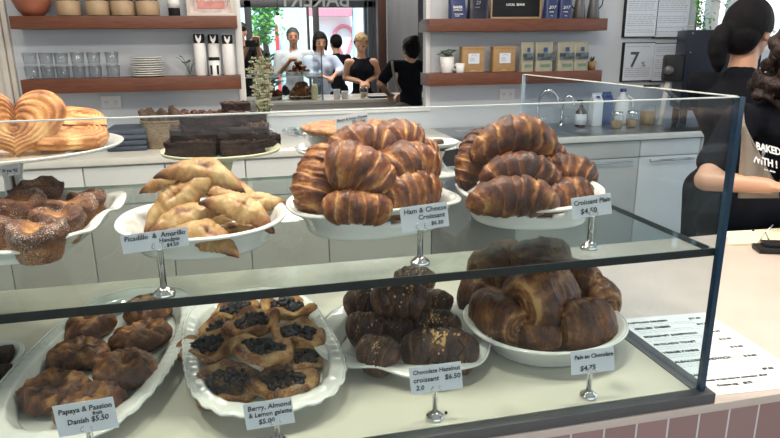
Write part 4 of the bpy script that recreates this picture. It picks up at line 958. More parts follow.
for i, (a, b, dz, fat, lab) in enumerate(ch):
    A = Z(*a, DK+dz); B = Z(*b, DK+dz); o = croissant('hazelnut_croissant', M['choc'], i+50.3, fat, .10, 2.2, end=.5, ridge=.07, taper=3, bakeb=.55); place(o, A, B, Vector((0, -1, .2)) if False else UPV)
    q = MB(); rnd = random.Random(i); R_ = fat/2
    n_ = 95 if i in (0, 1) else 34
    for k_ in range(n_):
        x = rnd.gauss(0, .11); w_ = rnd.gauss(.75, .30)   # angle towards the camera side
        yy = math.sin(PI/2-w_+.2)*R_*.93; zz_ = math.cos(PI/2-w_+.2)*R_*.80
        q.ball((x, yy+.03, zz_), rnd.uniform(.014, .032), 6, 4)
    q.build('chopped_nuts', M['nut'], o)
    q = MB()
    for k_ in range(5):
        pts = []
        for l_ in range(13):
            w_ = -.4+l_*.17; x = -.28+.14*k_+.05*math.sin(l_*1.3+k_); e = max(0., 1-abs(2*x)**3)**.62*.5+.5
            pts.append((x, math.cos(w_)*R_*e*1.0+.03, math.sin(w_)*R_*.86*e))
        q.tube(pts, .010, 6)
    q.build('chocolate_drizzle', M['brownie'], o)
    tag(o, 'chocolate hazelnut croissant, '+lab, 'croissant', 'chocolate hazelnut croissants')
# pain au chocolat bowl
c = (Z(460, 296, DK+.045)+Z(621, 330, DK+.045))/2
platter('round_bowl', 'white round bowl under the pains au chocolat on the lower deck', c.x, c.y-.035, DK, .148, .142, .046, yaw=.1, power=2.1, waves=0, foot=.66, lipw=.09, cat='bowl')
pn = [((560, 328), (608, 320), .052, .92, 'front right one with crackled top'), ((520, 306), (562, 288), .088, .98, 'middle one with spiral end'), ((480, 306), (518, 328), .055, .86, 'front left one with pale end'), ((466, 290), (492, 302), .055, 1.1, 'leftmost one'), ((548, 268), (596, 282), .095, .64, 'upper right one with curled end'), ((588, 292), (608, 308), .055, 1.1, 'rightmost one'), ((514, 264), (566, 258), .125, .78, 'topmost one seen through the shelf'), ((482, 280), (520, 264), .088, .92, 'upper left one behind'), ((516, 336), (560, 338), .035, .72, 'bottom front one'), ((500, 285), (590, 290), .038, .55, 'hidden one in the bowl'), ((560, 300), (584, 296), .06, 1.2, 'small one wedged between the right ones')]
for i, (a, b, dz, fat, lab) in enumerate(pn):
    A = Z(*a, DK+dz); B = Z(*b, DK+dz); o = roll('pain_au_chocolat', M['pain'], i*1.7+2, fat, .86); 
    A.y += 0; place(o, A, B, Vector((0, .6, 1)))
    tag(o, 'pain au chocolat, '+lab, 'pastry', 'pains au chocolat in the bowl')
# dish cut by the left edge, lower deck
c = Z(-22, 366, DK+.02)
platter('oval_dish', 'white dish at the left edge of the photo, lower deck', c.x, c.y, DK, .065, .085, .024, yaw=0, foot=.7, cat='dish')
for i, (px, py) in enumerate(((-5, 352), (-8, 372), (-26, 366))):
    c = Z(px, py, DK+.03); o = brownie('dark_cake_slice', i+9.1, 1, .7, .45); o.matrix_world = Matrix.Translation((c.x, c.y, DK+.022)) @ Matrix.Scale(.05, 4); tag(o, ['dark cake slice on the edge dish, back one', 'dark cake slice on the edge dish, front one', 'dark cake slice on the edge dish, left one'][i], 'cake', 'dark cake slices')
# crumb
c = Z(446, 413, DK+.002); o = MB().ball((0, 0, .0025), .0026, 8, 6).build('crumb', M['brownie']); o.location = (c.x, c.y, DK); tag(o, 'tiny dark crumb beside the hazelnut card holder', 'crumb')
# ------------------------------------------------------------------ price cards
def card(px, py, Y, zb, wpx, hpx, roll_, lines, label, hname, tilt=.12, yaw=-YAW*.5, hx=None, holder=True):
    """card centre pixel at depth Y, holder foot below on surface zb"""
    c = P(px, py, Y); k = scale_at(px, py, Y); w = wpx*k; h = hpx*k
    hxp = c.x if hx is None else P(hx, py, Y).x
    if holder:
        t = thing('card_holder', 'chrome card holder under the '+hname, 'card holder', (hxp, Y+.004, zb)); z1 = c.z-h*.5-zb
        MB().lathe([(0, 0), (.0135, 0), (.0140, .0025), (.0135, .004), (.0125, .006), (.0095, .007), (.0088, .009), (.0068, .0105), (.0045, .0115), (0, .012)], 28).build('foot', M['chrome'], t)
        MB().lathe([(0, .011), (.0042, .011), (.0042, z1-.003), (.0052, z1-.002), (.0052, z1+.001), (0, z1+.002)], 18).build('stem', M['chrome'], t)
        q = MB()
        for sx in (-1, 1): q.tube([(0, 0, z1-.001), (sx*.004, -.001, z1+.0005), (sx*.0062, -.0045, z1+.003), (sx*.0055, -.0065, z1+.0065), (sx*.0048, -.0068, z1+.009)], .0015, 8); q.ball((sx*.0062, -.0052, z1+.004), .0026, 10, 6)
        q.build('clip', M['chrome'], t)
    M0 = Matrix.Translation(c) @ Matrix.Rotation(yaw, 4, 'Z') @ Matrix.Rotation(roll_, 4, 'Y') @ Matrix.Rotation(-tilt, 4, 'X')
    o = MB().box(-w/2, w/2, -.0003, .0003, -h/2, h/2).build('price_card', M['paper'], smooth=False); o.matrix_world = M0
    tag(o, label, 'price card', 'handwritten price cards')
    L = []
    for s, fx, fz, size in lines:
        tmp = text(s, size*h, Matrix.Identity(4), M['ink']); tw = max(v.co.x for v in tmp.data.vertices); me_ = tmp.data; bpy.data.objects.remove(tmp); bpy.data.meshes.remove(me_)
        fit = min(1, (.97-fx)*w/tw); size *= (fit+1)/2; fit = fit/((fit+1)/2)
        L.append((s, size*h, Matrix.Translation((-w/2+fx*w, -.0010, h/2-fz*h)) @ TX @ Matrix.Scale(fit, 4, (1, 0, 0)), .010*size*h, .12))
    texts(L, M['ink'], o)
card(155, 240.5, .018, SH, 69, 20, -.10, [('Picadillo  &  Amarillo', .05, .36, .38), ('Handpie', .56, .64, .32), ('$4.50', .66, .92, .28)], 'handwritten card reading Picadillo and Amarillo Handpie', 'handpie card', hx=158)
card(424.5, 217, .050, SH, 46, 24, -.10, [('Ham & Cheese', .07, .30, .30), ('Croissant', .36, .58, .28), ('$6.50', .62, .86, .22)], 'handwritten card reading Ham and Cheese Croissant', 'ham and cheese card', hx=421)
card(591.5, 206, .052, SH, 37, 19, -.10, [('Croissant Plain', .05, .38, .36), ('$4.50', .20, .82, .36)], 'handwritten card reading Croissant Plain', 'plain croissant card', hx=594)
card(86, 417, .020, DK, 64, 36, -.11, [('Papaya & Passion', .07, .30, .23), ('fruit', .62, .46, .17), ('Danish $5.50', .18, .66, .23)], 'handwritten card reading Papaya and Passion fruit Danish', 'papaya danish card')
card(269, 413.5, .020, DK, 49, 28, -.10, [('Berry, Almond', .08, .30, .27), ('& Lemon galette', .08, .56, .26), ('$5.00', .26, .84, .26)], 'handwritten card reading Berry Almond and Lemon galette', 'berry galette card', hx=276)
card(436, 378, .026, DK, 50, 27, -.07, [('Chocolate Hazelnut', .06, .28, .24), ('croissant   $6.50', .06, .58, .25), ('2.0', .10, .86, .24)], 'handwritten card reading Chocolate Hazelnut Croissant', 'hazelnut croissant card', hx=436)
card(592.5, 361, .024, DK, 40, 22, -.06, [('Pain au Chocolate', .08, .35, .29), ('$4.75', .20, .85, .29)], 'handwritten card reading Pain au Chocolate', 'pain au chocolat card')
card(352, 122, .49, SH, 33, 16, -.14, [('Bacon & Swiss Cheese', .06, .34, .25), ('Quiche', .5, .60, .28), ('$6.50', .55, .88, .26)], 'handwritten card in front of the quiche', 'quiche card')
card(10, 170, .50, SH, 20, 11, 0, [('Buns $5', .1, .7, .45)], 'small card behind the sugared buns', 'bun card')
# ------------------------------------------------------------------ counter papers, terminal
def quad(name, pts, z, th, m, label, cat, rnd=0):
    V = [Z(px, py, z) for px, py in pts]; c = sum(V, Vector())/4; o = MB()
    vs = [(v.x-c.x, v.y-c.y, 0) for v in V]+[(v.x-c.x, v.y-c.y, th) for v in V]
    o.add(vs, [(3, 2, 1, 0), (4, 5, 6, 7), (0, 1, 5, 4), (1, 2, 6, 5), (2, 3, 7, 6), (3, 0, 4, 7)]); b = o.build(name, m, smooth=False); b.location = (c.x, c.y, z); return tag(b, label, cat)
zt = .9361
def menu():
    V = [Z(617, 315, zt), Z(712, 309, zt), Z(795, 370, zt), Z(706, 390, zt)]
    u = (V[1]-V[0]).normalized(); yaw = -.07
    x0 = R+.0155; far = .318; near = .008
    t = thing('menu_sheet', 'printed sandwich menu sheet lying on the counter beside the case', 'menu', (x0, near, zt), yaw)
    W, H = .205, .302
    box('sheet', M['menu'], (.002+.0, W, .0, H, 0, .0006), t)
    items = [('PASTRAMI REUBEN', '$17.00', .93), ('GRILLED CHEESE', '$17.00', .84), ('BREAKFAST SANDWICH', '$16.00', .72), ('AVOCADO TOAST', '$15.00', .61), ('VEGGIE PANINI', '$15.00', .50), ('ALBACORE SANDWICH', '$18.00', .38), ('SALAD', '$9.00', .22)]
    L = []
    for s, p, f in items:
        L.append((s, .0105, Matrix.Translation((.012, H*f-.006, .0011)), .0002, 0)); L.append((p, .0095, Matrix.Translation((W-.055, H*f-.006, .0011)), .0001, 0))
    L.append(('add avocado or ham sides for sandwiches  $3.50', .0068, Matrix.Translation((.010, H*.14, .0011)), .0002, 0)); L.append(('Crouton egg     $3.75', .0075, Matrix.Translation((.035, H*.08, .0011)), .0003, 0))
    texts(L, M['ink'], t)
    q = MB(); rnd = random.Random(5)
    for s, p, f in items[:-1]:
        for r_ in (1, 2):
            x = .012
            while x < W-.05: l = rnd.uniform(.006, .018); q.box(x, x+l, H*f-.006-.0075*r_, H*f-.006-.0075*r_+.0010, .0007, .0010); x += l+.004
    q.build('fine_print', mat('pale print', (.48, .49, .50), .6, var=.05), t, smooth=False)
menu()
quad('order_pad', [(729, 233), (765, 233), (757, 245), (727, 246)], zt, .006, M['cream_note'], 'cream order pad on the counter by the glass corner', 'notepad')
quad('note_sheet', [(754, 230), (782, 228), (786, 240), (763, 240)], zt, .0006, M['cream_note'], 'loose yellow note sheet under the server forearm', 'paper')
quad('loose_paper', [(722, 238), (752, 231), (752, 230), (718, 232)], zt, .0005, M['menu'], 'loose white paper beside the order pad', 'paper')
c = Z(770, 252, zt)
t = thing('card_terminal', 'black card payment terminal at the right edge of the counter', 'terminal', (c.x+.02, c.y, zt), -.35)
q = MB(); q.rbox(-.055, .055, -.028, .028, .0, .016, .006); q.build('base', M['black'], t, auto=50); q = MB(); q.rbox(-.035, .05, -.016, .024, .0165, .026, .003); q.build('keypad', M['black'], t, auto=50)
MB().tube([(-.02, .0, .026), (-.03, .01, .05), (-.01, .02, .07)], .002).build('pen_cord', M['steel'], t)
# tongs hanging on the side glass edge
yt = .19
t = thing('tongs', 'metal tongs hooked over the top of the side glass', 'tongs', (R-.005, yt, TP+.003))
q = MB(); q.tube([(.0, 0, .004), (.02, -.03, -.018), (.045, -.055, -.05)], .0028, 8); q.tube([(.0, .006, .004), (.030, -.02, -.015), (.060, -.04, -.045)], .0028, 8); q.build('arm', M['frame'], t)
q = MB(); q.tube([(-.05, .01, .005), (.006, .0, .005)], [.004, .005], 8); q.build('grip', M['black'], t); t.scale = (.5, .5, .5)
# ------------------------------------------------------------------ flowers on the back counter
vx = P(264, 118, 2.85)
t = thing('flower_vase', 'clear glass vase with printed tag on the back counter holding cream flowers', 'vase', (vx.x, 2.85, .9505))
MB().lathe([(0, .001), (.036, .001), (.040, .01), (.040, .10), (.026, .14), (.024, .165), (.030, .185), (.028, .185), (.022, .165)], 28).build('glass', M['clearglass'], t)
MB().lathe([(0, .004), (.036, .004), (.036, .09), (0, .09)], 20).build('water', mat('vase water', (.25, .33, .24), .2, var=.1), t)
box('paper_tag', M['paper'], (-.014, .042, -.046, -.0445, .01, .10), t)
texts([('Q', .045, vtext(.008, -.0475, .06), .001, 0), ('e', .022, vtext(-.010, -.0475, .062), .0005, 0), ('7', .02, vtext(.016, -.0475, .022), .0003, 0)], M['ink'], t)
fl = thing('flower_bunch', 'bunch of cream white blossoms standing in the glass vase', 'flowers', (vx.x, 2.85, .9505)); q = MB(); q2 = MB(); rnd = random.Random(4)
for i in range(17):
    a_ = i*2.4; top = Vector((math.cos(a_)*.075*rnd.uniform(.2, 1), math.sin(a_)*.05, rnd.uniform(.33, .50))); q2.tube([(0, 0, .02), (top.x*.2, top.y*.2, .16), top], .0018, 5)
    for k_ in range(12):
        f_ = k_/12; b_ = Vector((top.x*(.35+.65*f_), top.y*(.35+.65*f_), .18+(top.z-.18)*f_))+Vector((rnd.uniform(-.02, .02), rnd.uniform(-.02, .02), rnd.uniform(-.01, .01)))
        for p_ in range(5): an = p_*1.257+k_; leafpts(q, b_, b_+Vector((math.cos(an)*.011, math.sin(an)*.022, .012)), .012)
for i in range(8): a_ = i*.8; leafpts(q2, (math.cos(a_)*.02, math.sin(a_)*.02, .17), (math.cos(a_)*.06, math.sin(a_)*.05, .24), .008)
q.build('blossoms', M['bloom'], fl); q2.build('stems', M['leaf'], fl)
# ------------------------------------------------------------------ mirror reflection, built as geometry behind the wall
BX = 5.65; BF = 6.42
t = thing('mirrored_counter', 'long white counter with dark open bays in the mirror reflection', 'counter', (0, 0, 0))
box('worktop', M['quartz'], (-2.0, 3.4, BX, BF, .915, .95), t, .004)
box('apron_rail', M['cab'], (-2.0, 3.4, BX+.02, BX+.04, .86, .914), t)
box('back_panel', M['darkwood'], (-2.0, 3.4, BF-.06, BF-.04, .0, .914), t)
for px in (250, 297, 340+55, 344):
    x = P(px, 110, BX+.02).x; box('upright', M['cab'], (x-.035, x+.035, BX+.021, BF-.07, 0, .859), t)
for pa, pb_, mm in ((302, 330, M['wood']), (275, 293, M['wood'])):
    xa = P(pa, 110, BX+.3).x; xb = P(pb_, 110, BX+.3).x; o = box('storage_crate', mm, (xa, xb, BX+.28, BX+.5, .0, .80), None, .006); tag(o, 'brown storage crate in the %s dark bay of the mirrored counter' % ('wide' if pa == 302 else 'narrow'), 'crate')
fc = thing('mirrored_display_case', 'glass display case with pastries in the mirror reflection', 'display case', (0, 0, .951))
fx1 = P(321.5, 75, BX+.05).x; fz = P(300, 76, BX+.05).z-.951; ft = TP-.951
box('shelf', M['shelfglass'], (-1.9, fx1-.01, BX+.06, BF-.04, fz-.008, fz), fc); box('shelf_edge', M['cabwhite'], (-1.9, fx1-.01, BX+.052, BX+.0599, fz-.010, fz), fc)
box('side_glass', M['sideglass'], (fx1-.008, fx1, BX+.05, BF-.02, 0, ft), fc); box('front_glass', M['glass'], (-1.9, fx1-.009, BF-.03, BF-.022, 0, ft), fc)
box('corner_post', M['frame'], (fx1+.0005, fx1+.012, BX+.05, BX+.062, 0, ft), fc)
def mirrored_bowl(px, py, z, rpx, label, m, kind, n, proto):
    Y = BX+.30; x = P(px, py, Y).x; s = scale_at(px, py, Y); r = rpx*s
    platter('mirrored_bowl', label+' bowl', x, Y, z, r, r*.8, .03, foot=.5, cat='bowl')
    k_ = 0; rnd = random.Random(px)
    for lay, cnt in ((0, n), (1, n//2+1), (2, max(1, n//3))):
        for j in range(cnt):
            a_ = 2*PI*j/cnt+lay*.6; rr = r*(.55-.22*lay); o = proto.copy(); C.objects.link(o); o.parent = None
            o.matrix_world = Matrix.Translation((x+math.cos(a_)*rr, Y+math.sin(a_)*rr*.7, z+.035+.042*lay)) @ Matrix.Rotation(rnd.uniform(0, 3), 4, 'Z') @ Matrix.Rotation(-1.2, 4, 'X') @ Matrix.Scale(.12, 4)
            tag(o, 'small %s heaped in the %s bowl of the mirrored display case' % (kind, label.split(' bowl')[0].replace('white ', '')), 'pastry', 'pastries in the %s bowl' % label)
pr1 = [o for o in C.objects if o.name.startswith('plain_croissant')][4]; pr2 = [o for o in C.objects if o.name.startswith('pain_au')][0]; pr3 = [o for o in C.objects if o.name.startswith('handpie')][0]; pr4 = [o for o in C.objects if o.name.startswith('danish')][0]
mirrored_bowl(298, 70, .951+fz+.001, 13, 'white upper right', M['croissant'], 'croissant', 6, pr1)
mirrored_bowl(262, 66, .951+fz+.001, 15, 'white upper left', M['handpie'], 'handpie', 5, pr3)
mirrored_bowl(302, 94, .9515, 15, 'white lower right', M['pain'], 'dark pastry', 6, pr2)
mirrored_bowl(270, 94, .9515, 15, 'white lower left', M['danish'], 'dark danish', 5, pr4)
for px, py, mm, lab, r_, h_ in ((315, 99, M['yellow'], 'pale lemonade bottle at the corner of the mirrored case', .035, .16), (364, 99, M['clearglass'], 'clear tip jar on the mirrored counter in front of the blonde customer', .045, .11), (345, 99, M['white'], 'white cup on the mirrored counter', .035, .08), (337, 99, M['white'], 'white napkin tumbler on the mirrored counter', .035, .10)):
    Y = BX+.12; x = P(px, py, Y).x; t = thing('tip_jar' if px == 364 else ('bottle' if px == 315 else 'cup'), lab, 'jar' if px == 364 else ('bottle' if px == 315 else 'cup'), (x, Y, .9505))
    MB().lathe([(0, 0), (r_*.9, 0), (r_, .01), (r_, h_*.7), (r_*.6 if px == 315 else r_, h_), (r_*.5 if px == 315 else r_*.92, h_), (r_*.85, h_*.7), (r_*.8, .01), (0, .01)], 24).build('body', mm, t)
    MB().lathe([(0, .012), (r_*.7, .012), (r_*.7, h_*.55), (0, h_*.56)], 16).build('contents', M['kraftlight'] if px == 364 else mm, t)
t = thing('tablet', 'dark payment tablet lying on the mirrored counter', 'tablet', (P(378, 98, BX+.15).x, BX+.15, .9505)); box('body', M['black'], (-.10, .10, -.06, .06, 0, .02), t, .005); box('screen', M['sign'], (-.09, .09, -.05, .05, .0201, .022), t)
# storefront as reflected in the mirror
SY = 9.3
q = MB()
for px, wd in ((249, .10), (308.5, .035), (316.5, .09), (366, .05), (371, .08), (376, .07)): x = P(px, 30, SY).x; q.rbox(x-wd/2, x+wd/2, SY, SY+.1, 0, 3, .004)
zh = P(320, 7.5, SY).z; q.rbox(-3.1, P(376, 30, SY).x, SY, SY+.1, zh, zh+.10, .004); q.rbox(-3.1, P(376, 30, SY).x, SY, SY+.1, 0, .35, .004)
w = struct(thing('window_2', None, None, (0, 0, 0))); q.build('window_frame', M['frame'], w, auto=35)
box('window_pane', M['glass'], (-3.05, P(376, 30, SY).x, SY+.05, SY+.056, .35, zh), w); box('transom_film', mat('grey blue film', (.42, .47, .52), .5, var=.05), (-3.05, P(376, 30, SY).x, SY+.03, SY+.04, zh+.1, 3), w)
xs = P(313, 3, SY-.01); 
MT = Matrix.Translation((P(350, 3, SY).x, SY-.012, P(330, 6.5, SY).z)) @ Matrix.Scale(-1, 4, (1, 0, 0)) @ TX
texts([('BAKERY', .30, MT, .004, 0)], M['white'], w, 'mirrored_lettering')
xg = P(386, 30, 7.2).x
wallp('wall_partition', [(P(387.5, 30, 7.25).x, P(418, 30, 7.25).x, 7.25, 7.35, 0, 3)], M['wallgrey'])
t = tag(box('timber_post', M['darkwood'], (P(378, 30, 7.1).x, P(386.5, 30, 7.1).x, 7.1, 7.2, 0, 3), None, .005), 'dark timber post in the mirror reflection, left of the grey wall', 'post')
q = MB()
for px in (419.5, 423.5, 428): x = P(px, 30, 7.4).x; q.rbox(x-.03, x+.03, 7.4, 7.46, 0, 3, .004)
q.rbox(P(418, 30, 7.4).x, 5.8, 7.4, 7.46, 0, .9, .004)
w = struct(thing('window_3', None, None, (0, 0, 0))); q.build('window_frame', M['frame'], w, auto=35)
o = tag(box('wall_shelf', M['wood'], (1.235, 2.2, WY+.15, WY+.40, ZRUb, ZRU), None, .003), 'short walnut shelf end reflected at the right edge of the mirror', 'shelf')
o2 = tag(box('side_counter', M['wood'], (P(415, 85, 5.9).x, 2.95, 6.45, 6.8, 0, P(420, 72, 6.45).z), None, .003), 'reflected brown wooden side counter beyond the server with the olive apron', 'counter')
# exterior across the street, as reflected in the mirror
EY = 15
def ext(name, label, cat, px0, py0, px1, py1, Y, m, d=.3):
    a = P(px0, py0, Y); b = P(px1, py1, Y); return tag(box(name, m, (min(a.x, b.x), max(a.x, b.x), Y, Y+d, min(a.z, b.z), max(a.z, b.z))), label, cat)
ext('teal_building', 'pale teal building across the street', 'building', 100, -90, 310, 160, EY+.5, M['teal'])
ext('white_building', 'white shopfront building across the street', 'building', 310.5, -90, 460, 160, EY+.5, M['extwhite'])
ext('shop_sign', 'pink red shop sign band on the white building', 'sign', 308, 8, 352, 16, EY+.1, M['pink'])
ext('teal_column', 'pale teal pillar beside the pink sign', 'column', 353, -20, 360, 120, EY, M['teal'])
ext('red_door', 'red door across the street behind the man in white', 'door', 275, 26, 283, 112, EY+.1, M['red'])
c = P(345, 36, EY+.3)
q = MB(); q.tube([(.24*math.cos(a_), 0, .24*math.sin(a_)) for a_ in np.linspace(-.7, PI+.7, 18)]+[(0, 0, -.55), (.24*math.cos(-.7), 0, .24*math.sin(-.7))], .05, 6); o = q.build('map_pin_sign', M['pink']); o.location = (c.x, EY+.44, c.z); tag(o, 'pale pink map pin outline on the white shopfront', 'sign')
t = thing('street_tree', 'bright green leafy tree outside the reflected window', 'tree', (P(266, 60, 12).x, 12, 0)); q = MB(); rnd = random.Random(9)
for i in range(900):
    py = rnd.uniform(-12, 42); px = rnd.gauss(264, 8) if py < 34 else rnd.gauss(262, 6)
    if not 251 < px < 284: continue
    p_ = P(px, py, 12+rnd.uniform(-.5, .5))-Vector(t.location); d = Vector((rnd.uniform(-1, 1), rnd.uniform(-1, 1), rnd.uniform(-1, .4)))*.10; leafpts(q, p_, p_+d, .035)
q.build('foliage', M['leafb'], t); MB().tube([(0, 0, 0), (.05, 0, 1), (-.02, 0, 1.9)], [.09, .07, .04]).build('trunk', M['bark'], t)
t = thing('potted_shrub', 'dark green shrub inside the reflected window beside the photographer', 'plant', (P(266, 60, 8.6).x, 8.6, 0)); q = MB()
for i in range(60):
    a_ = i*2.4; p_ = Vector((math.cos(a_)*.15*rnd.random(), math.sin(a_)*.15, rnd.uniform(.9, 1.40))); leafpts(q, p_, p_+Vector((math.cos(a_)*.18, math.sin(a_)*.1, .05)), .05)
q.build('foliage', M['leaf'], t); MB().lathe([(0, 0), (.15, 0), (.2, .4), (.17, .4), (0, .38)], 24).build('pot', M['frame'], t); MB().tube([(0, 0, .35), (0, 0, 1.2)], .02).build('stem', M['bark'], t)
c = P(278, 20, 7.6); t = thing('pendant_lamp', 'white pendant bulb hanging in the mirror reflection', 'lamp', (c.x, 7.6, c.z)); MB().ball((0, 0, 0), (.045, .045, .055), 16, 12).build('bulb', M['bulb'], t); MB().tube([(0, 0, .05), (0, 0, 3-c.z)], .004).build('cord', M['black'], t); MB().lathe([(.0, .09), (.02, .09), (.022, .045), (.0, .045)], 16).build('socket', M['black'], t)
tag(box('street', mat('asphalt', (.30, .30, .31), .9, var=.1), (-12, 16, 14.001, 15.5, -.1, 0)), 'pale street surface outside the reflected window', 'street')
o = C.objects['street']; o['kind'] = 'structure'
# ------------------------------------------------------------------ people
def remesh(q, name, m, vox, parent, smooth=4, disp=0):
    o = q.build(name, m); md = o.modifiers.new('r', 'REMESH'); md.mode = 'VOXEL'; md.voxel_size = vox
    s = o.modifiers.new('s', 'SMOOTH'); s.iterations = smooth; s.factor = .5
    bpy.context.view_layer.update()
    me = bpy.data.meshes.new_from_object(o.evaluated_get(bpy.context.evaluated_depsgraph_get())); old = o.data; bpy.data.objects.remove(o); bpy.data.meshes.remove(old)
    if disp:
        for v in me.vertices:
            n = noise.noise_vector(v.co*disp[0]); v.co += n*disp[1]
    me.materials.clear(); me.materials.append(m); me.shade_smooth(); o = bpy.data.objects.new(name, me); C.objects.link(o); o.parent = parent; return o
def person(label, x, y, yaw, h, J=None, skin='skin', shirt='cotton', sleeve=.62, trousers='cotton', hair='hair', hairstyle='short', headrot=(0, 0), female=False, vox=.009, scalef=1.0, tank=False, lean=None, legs=True, extra=None):
    """yaw 0 faces +y; J overrides joints in world space"""
    t = thing('person', label, 'person', (x, y, 0), yaw); k = h/1.70; sw = (.165 if female else .19)*k
    MW = Matrix.Translation((x, y, 0)) @ Matrix.Rotation(yaw, 4, 'Z'); MI = MW.inverted()
    j = dict(pel=(0, 0, .95), chest=(0, 0, 1.25), neck=(0, -.01, 1.42), head=(0, .015, 1.585), shL=(-sw/k, 0, 1.375), shR=(sw/k, 0, 1.375), elL=(-.24, .02, 1.10), elR=(.24, .02, 1.10), wrL=(-.20, .22, 1.02), wrR=(.20, .22, 1.02),
             hipL=(-.085, 0, .92), hipR=(.085, 0, .92), knL=(-.10, .02, .50), knR=(.10, .02, .50), anL=(-.10, -.01, .09), anR=(.10, -.01, .09))
    j = {a_: Vector(b_)*k for a_, b_ in j.items()}
    for a_, b_ in (J or {}).items(): j[a_] = MI @ Vector(b_)
    q = MB(); cap = q.capsule
    up_ = (j['neck']-j['pel']).normalized()
    q.ball(j['chest']+up_*.03*k, Vector((.145 if female else .16, .098, .165))*k, 18, 12); cap(j['chest'], .10*k, j['pel'], .105*k); q.ball(j['pel'], Vector((.150, .105, .12))*k, 18, 12)
    cap(j['shL'], .05*k, j['shR'], .05*k); cap(j['neck']-up_*.03*k, .06*k, j['head']-Vector((0, .012, .05))*k, .050*k)
    H = j['head']; HR = Matrix.Rotation(headrot[0], 3, 'Z') @ Matrix.Rotation(headrot[1], 3, 'X')
    def hp(x_, y_, z_): return H+HR @ (Vector((x_, y_, z_))*k)
    q.ball(hp(0, -.008, .025), Vector((.074, .092, .090))*k, 20, 14, HR.to_3x3()); q.ball(hp(0, .022, -.035), Vector((.056, .064, .075))*k, 18, 12, HR.to_3x3())
    cap(hp(0, .084, .012), .009*k, hp(0, .101, -.018), .013*k); q.ball(hp(0, .072, -.062), Vector((.020, .018, .012))*k, 10, 8, HR.to_3x3()); q.ball(hp(0, .070, -.090), Vector((.022, .018, .018))*k, 10, 8, HR.to_3x3())
    for s in (-1, 1): q.ball(hp(s*.076, -.004, -.002), Vector((.010, .020, .031))*k, 10, 8, HR.to_3x3()); q.ball(hp(s*.038, .060, -.018), Vector((.024, .022, .022))*k, 10, 8, HR.to_3x3())
    for S_ in 'LR':
        cap(j['sh'+S_], .050*k, j['el'+S_], .038*k); cap(j['el'+S_], .039*k, j['wr'+S_], .026*k)
        d = (j['wr'+S_]-j['el'+S_]).normalized(); s = d.cross(UPV); s = s.normalized() if s.length > .1 else Vector((1, 0, 0)); n_ = s.cross(d); w_ = j['wr'+S_]
        RM = Matrix((s, d, n_)).transposed(); q.ball(w_+d*.048*k, Vector((.040, .052, .016))*k, 12, 8, RM)
        sg_ = 1 if S_ == 'L' else -1
        for fi, (o_, l_) in enumerate(((-.030, .062), (-.010, .074), (.010, .070), (.029, .054))):
            b0 = w_+d*.088*k+s*o_*sg_*-1*k; b1 = b0+(d*.8-n_*.45)*l_*.55*k; b2 = b1+(d*.35-n_*.9)*l_*.5*k; rr = max(.0085*k, vox*.95); cap(b0, rr, b1, rr, 8); cap(b1, rr, b2, rr*.85, 8)
        b0 = w_+d*.03*k+s*.032*sg_*k; b1 = b0+(d*.7+s*.7*sg_)*.035*k; b2 = b1+(d*.8+s*.1*sg_-n_*.4)*.03*k; cap(b0, .013*k, b1, .011*k, 8); cap(b1, .011*k, b2, .0095*k, 8)
        if legs: cap(j['hip'+S_], .088*k, j['kn'+S_], .055*k); cap(j['kn'+S_], .055*k, j['an'+S_], .037*k); cap(j['an'+S_]-Vector((0, .03, .04))*k, .036*k, j['an'+S_]+Vector((0, .15, -.058))*k, .03*k)
    remesh(q, 'body', M[skin], vox, t, 3)
    # clothing
    c_ = MB(); g_ = .014*k
    c_.ball(j['chest']+up_*.02*k, Vector((.145 if female else .16, .098, .165))*k+Vector((g_, g_, g_*.3)), 20, 14)
    if female:
        for s in (-1, 1): c_.ball(j['chest']+Vector((s*.062, .072, .035))*k, Vector((.060, .05, .062))*k, 14, 10)
    c_.capsule(j['chest'], .10*k+g_, j['pel'], .108*k+g_); c_.ball(j['pel']-UPV*.01, Vector((.150, .105, .12))*k+Vector((g_, g_, 0)), 20, 12)
    if not tank:
        c_.capsule(j['shL'], .052*k+g_*.7, j['shR'], .052*k+g_*.7); c_.capsule(j['neck']-up_*.09*k, .105*k, j['neck']-up_*.012*k, .070*k)
        for S_ in 'LR':
            e = j['sh'+S_].lerp(j['el'+S_], min(1, sleeve)); c_.capsule(j['sh'+S_], .052*k+g_, e, .043*k+g_*1.3)
            if sleeve > 1: c_.capsule(j['el'+S_], .043*k+g_, j['el'+S_].lerp(j['wr'+S_], sleeve-1), .033*k+g_)
    else:
        for s in (-1, 1): c_.capsule(j['chest']+Vector((s*.09, .03, .09))*k, .03*k, j['chest']+Vector((s*.095, 0, .165))*k, .028*k)
    remesh(c_, 'top', M[shirt], vox*1.05, t, 4, (9, .008))
    if legs:
        c_ = MB()
        for S_ in 'LR': c_.capsule(j['hip'+S_], .093*k+g_*.6, j['kn'+S_], .062*k+g_*.6); c_.capsule(j['kn'+S_], .062*k+g_*.6, j['an'+S_]+Vector((0, 0, .03)), .05*k+g_*.4)
        c_.capsule(j['hipL'], .10*k, j['hipR'], .10*k); remesh(c_, 'trousers', M[trousers], vox*1.3, t, 4)
        for S_ in 'LR':
            c_ = MB(); c_.capsule(j['an'+S_]-Vector((0, .03, .045))*k, .044*k, j['an'+S_]+Vector((0, .15, -.052))*k, .038*k); o = remesh(c_, 'shoe', M['black'], .012, t, 2)
            for v in o.data.vertices: v.co.z = max(v.co.z, .002)
    for v in [o for o in C.objects if o.parent == t and o.name.startswith('body')][0].data.vertices: v.co.z = max(v.co.z, .004)
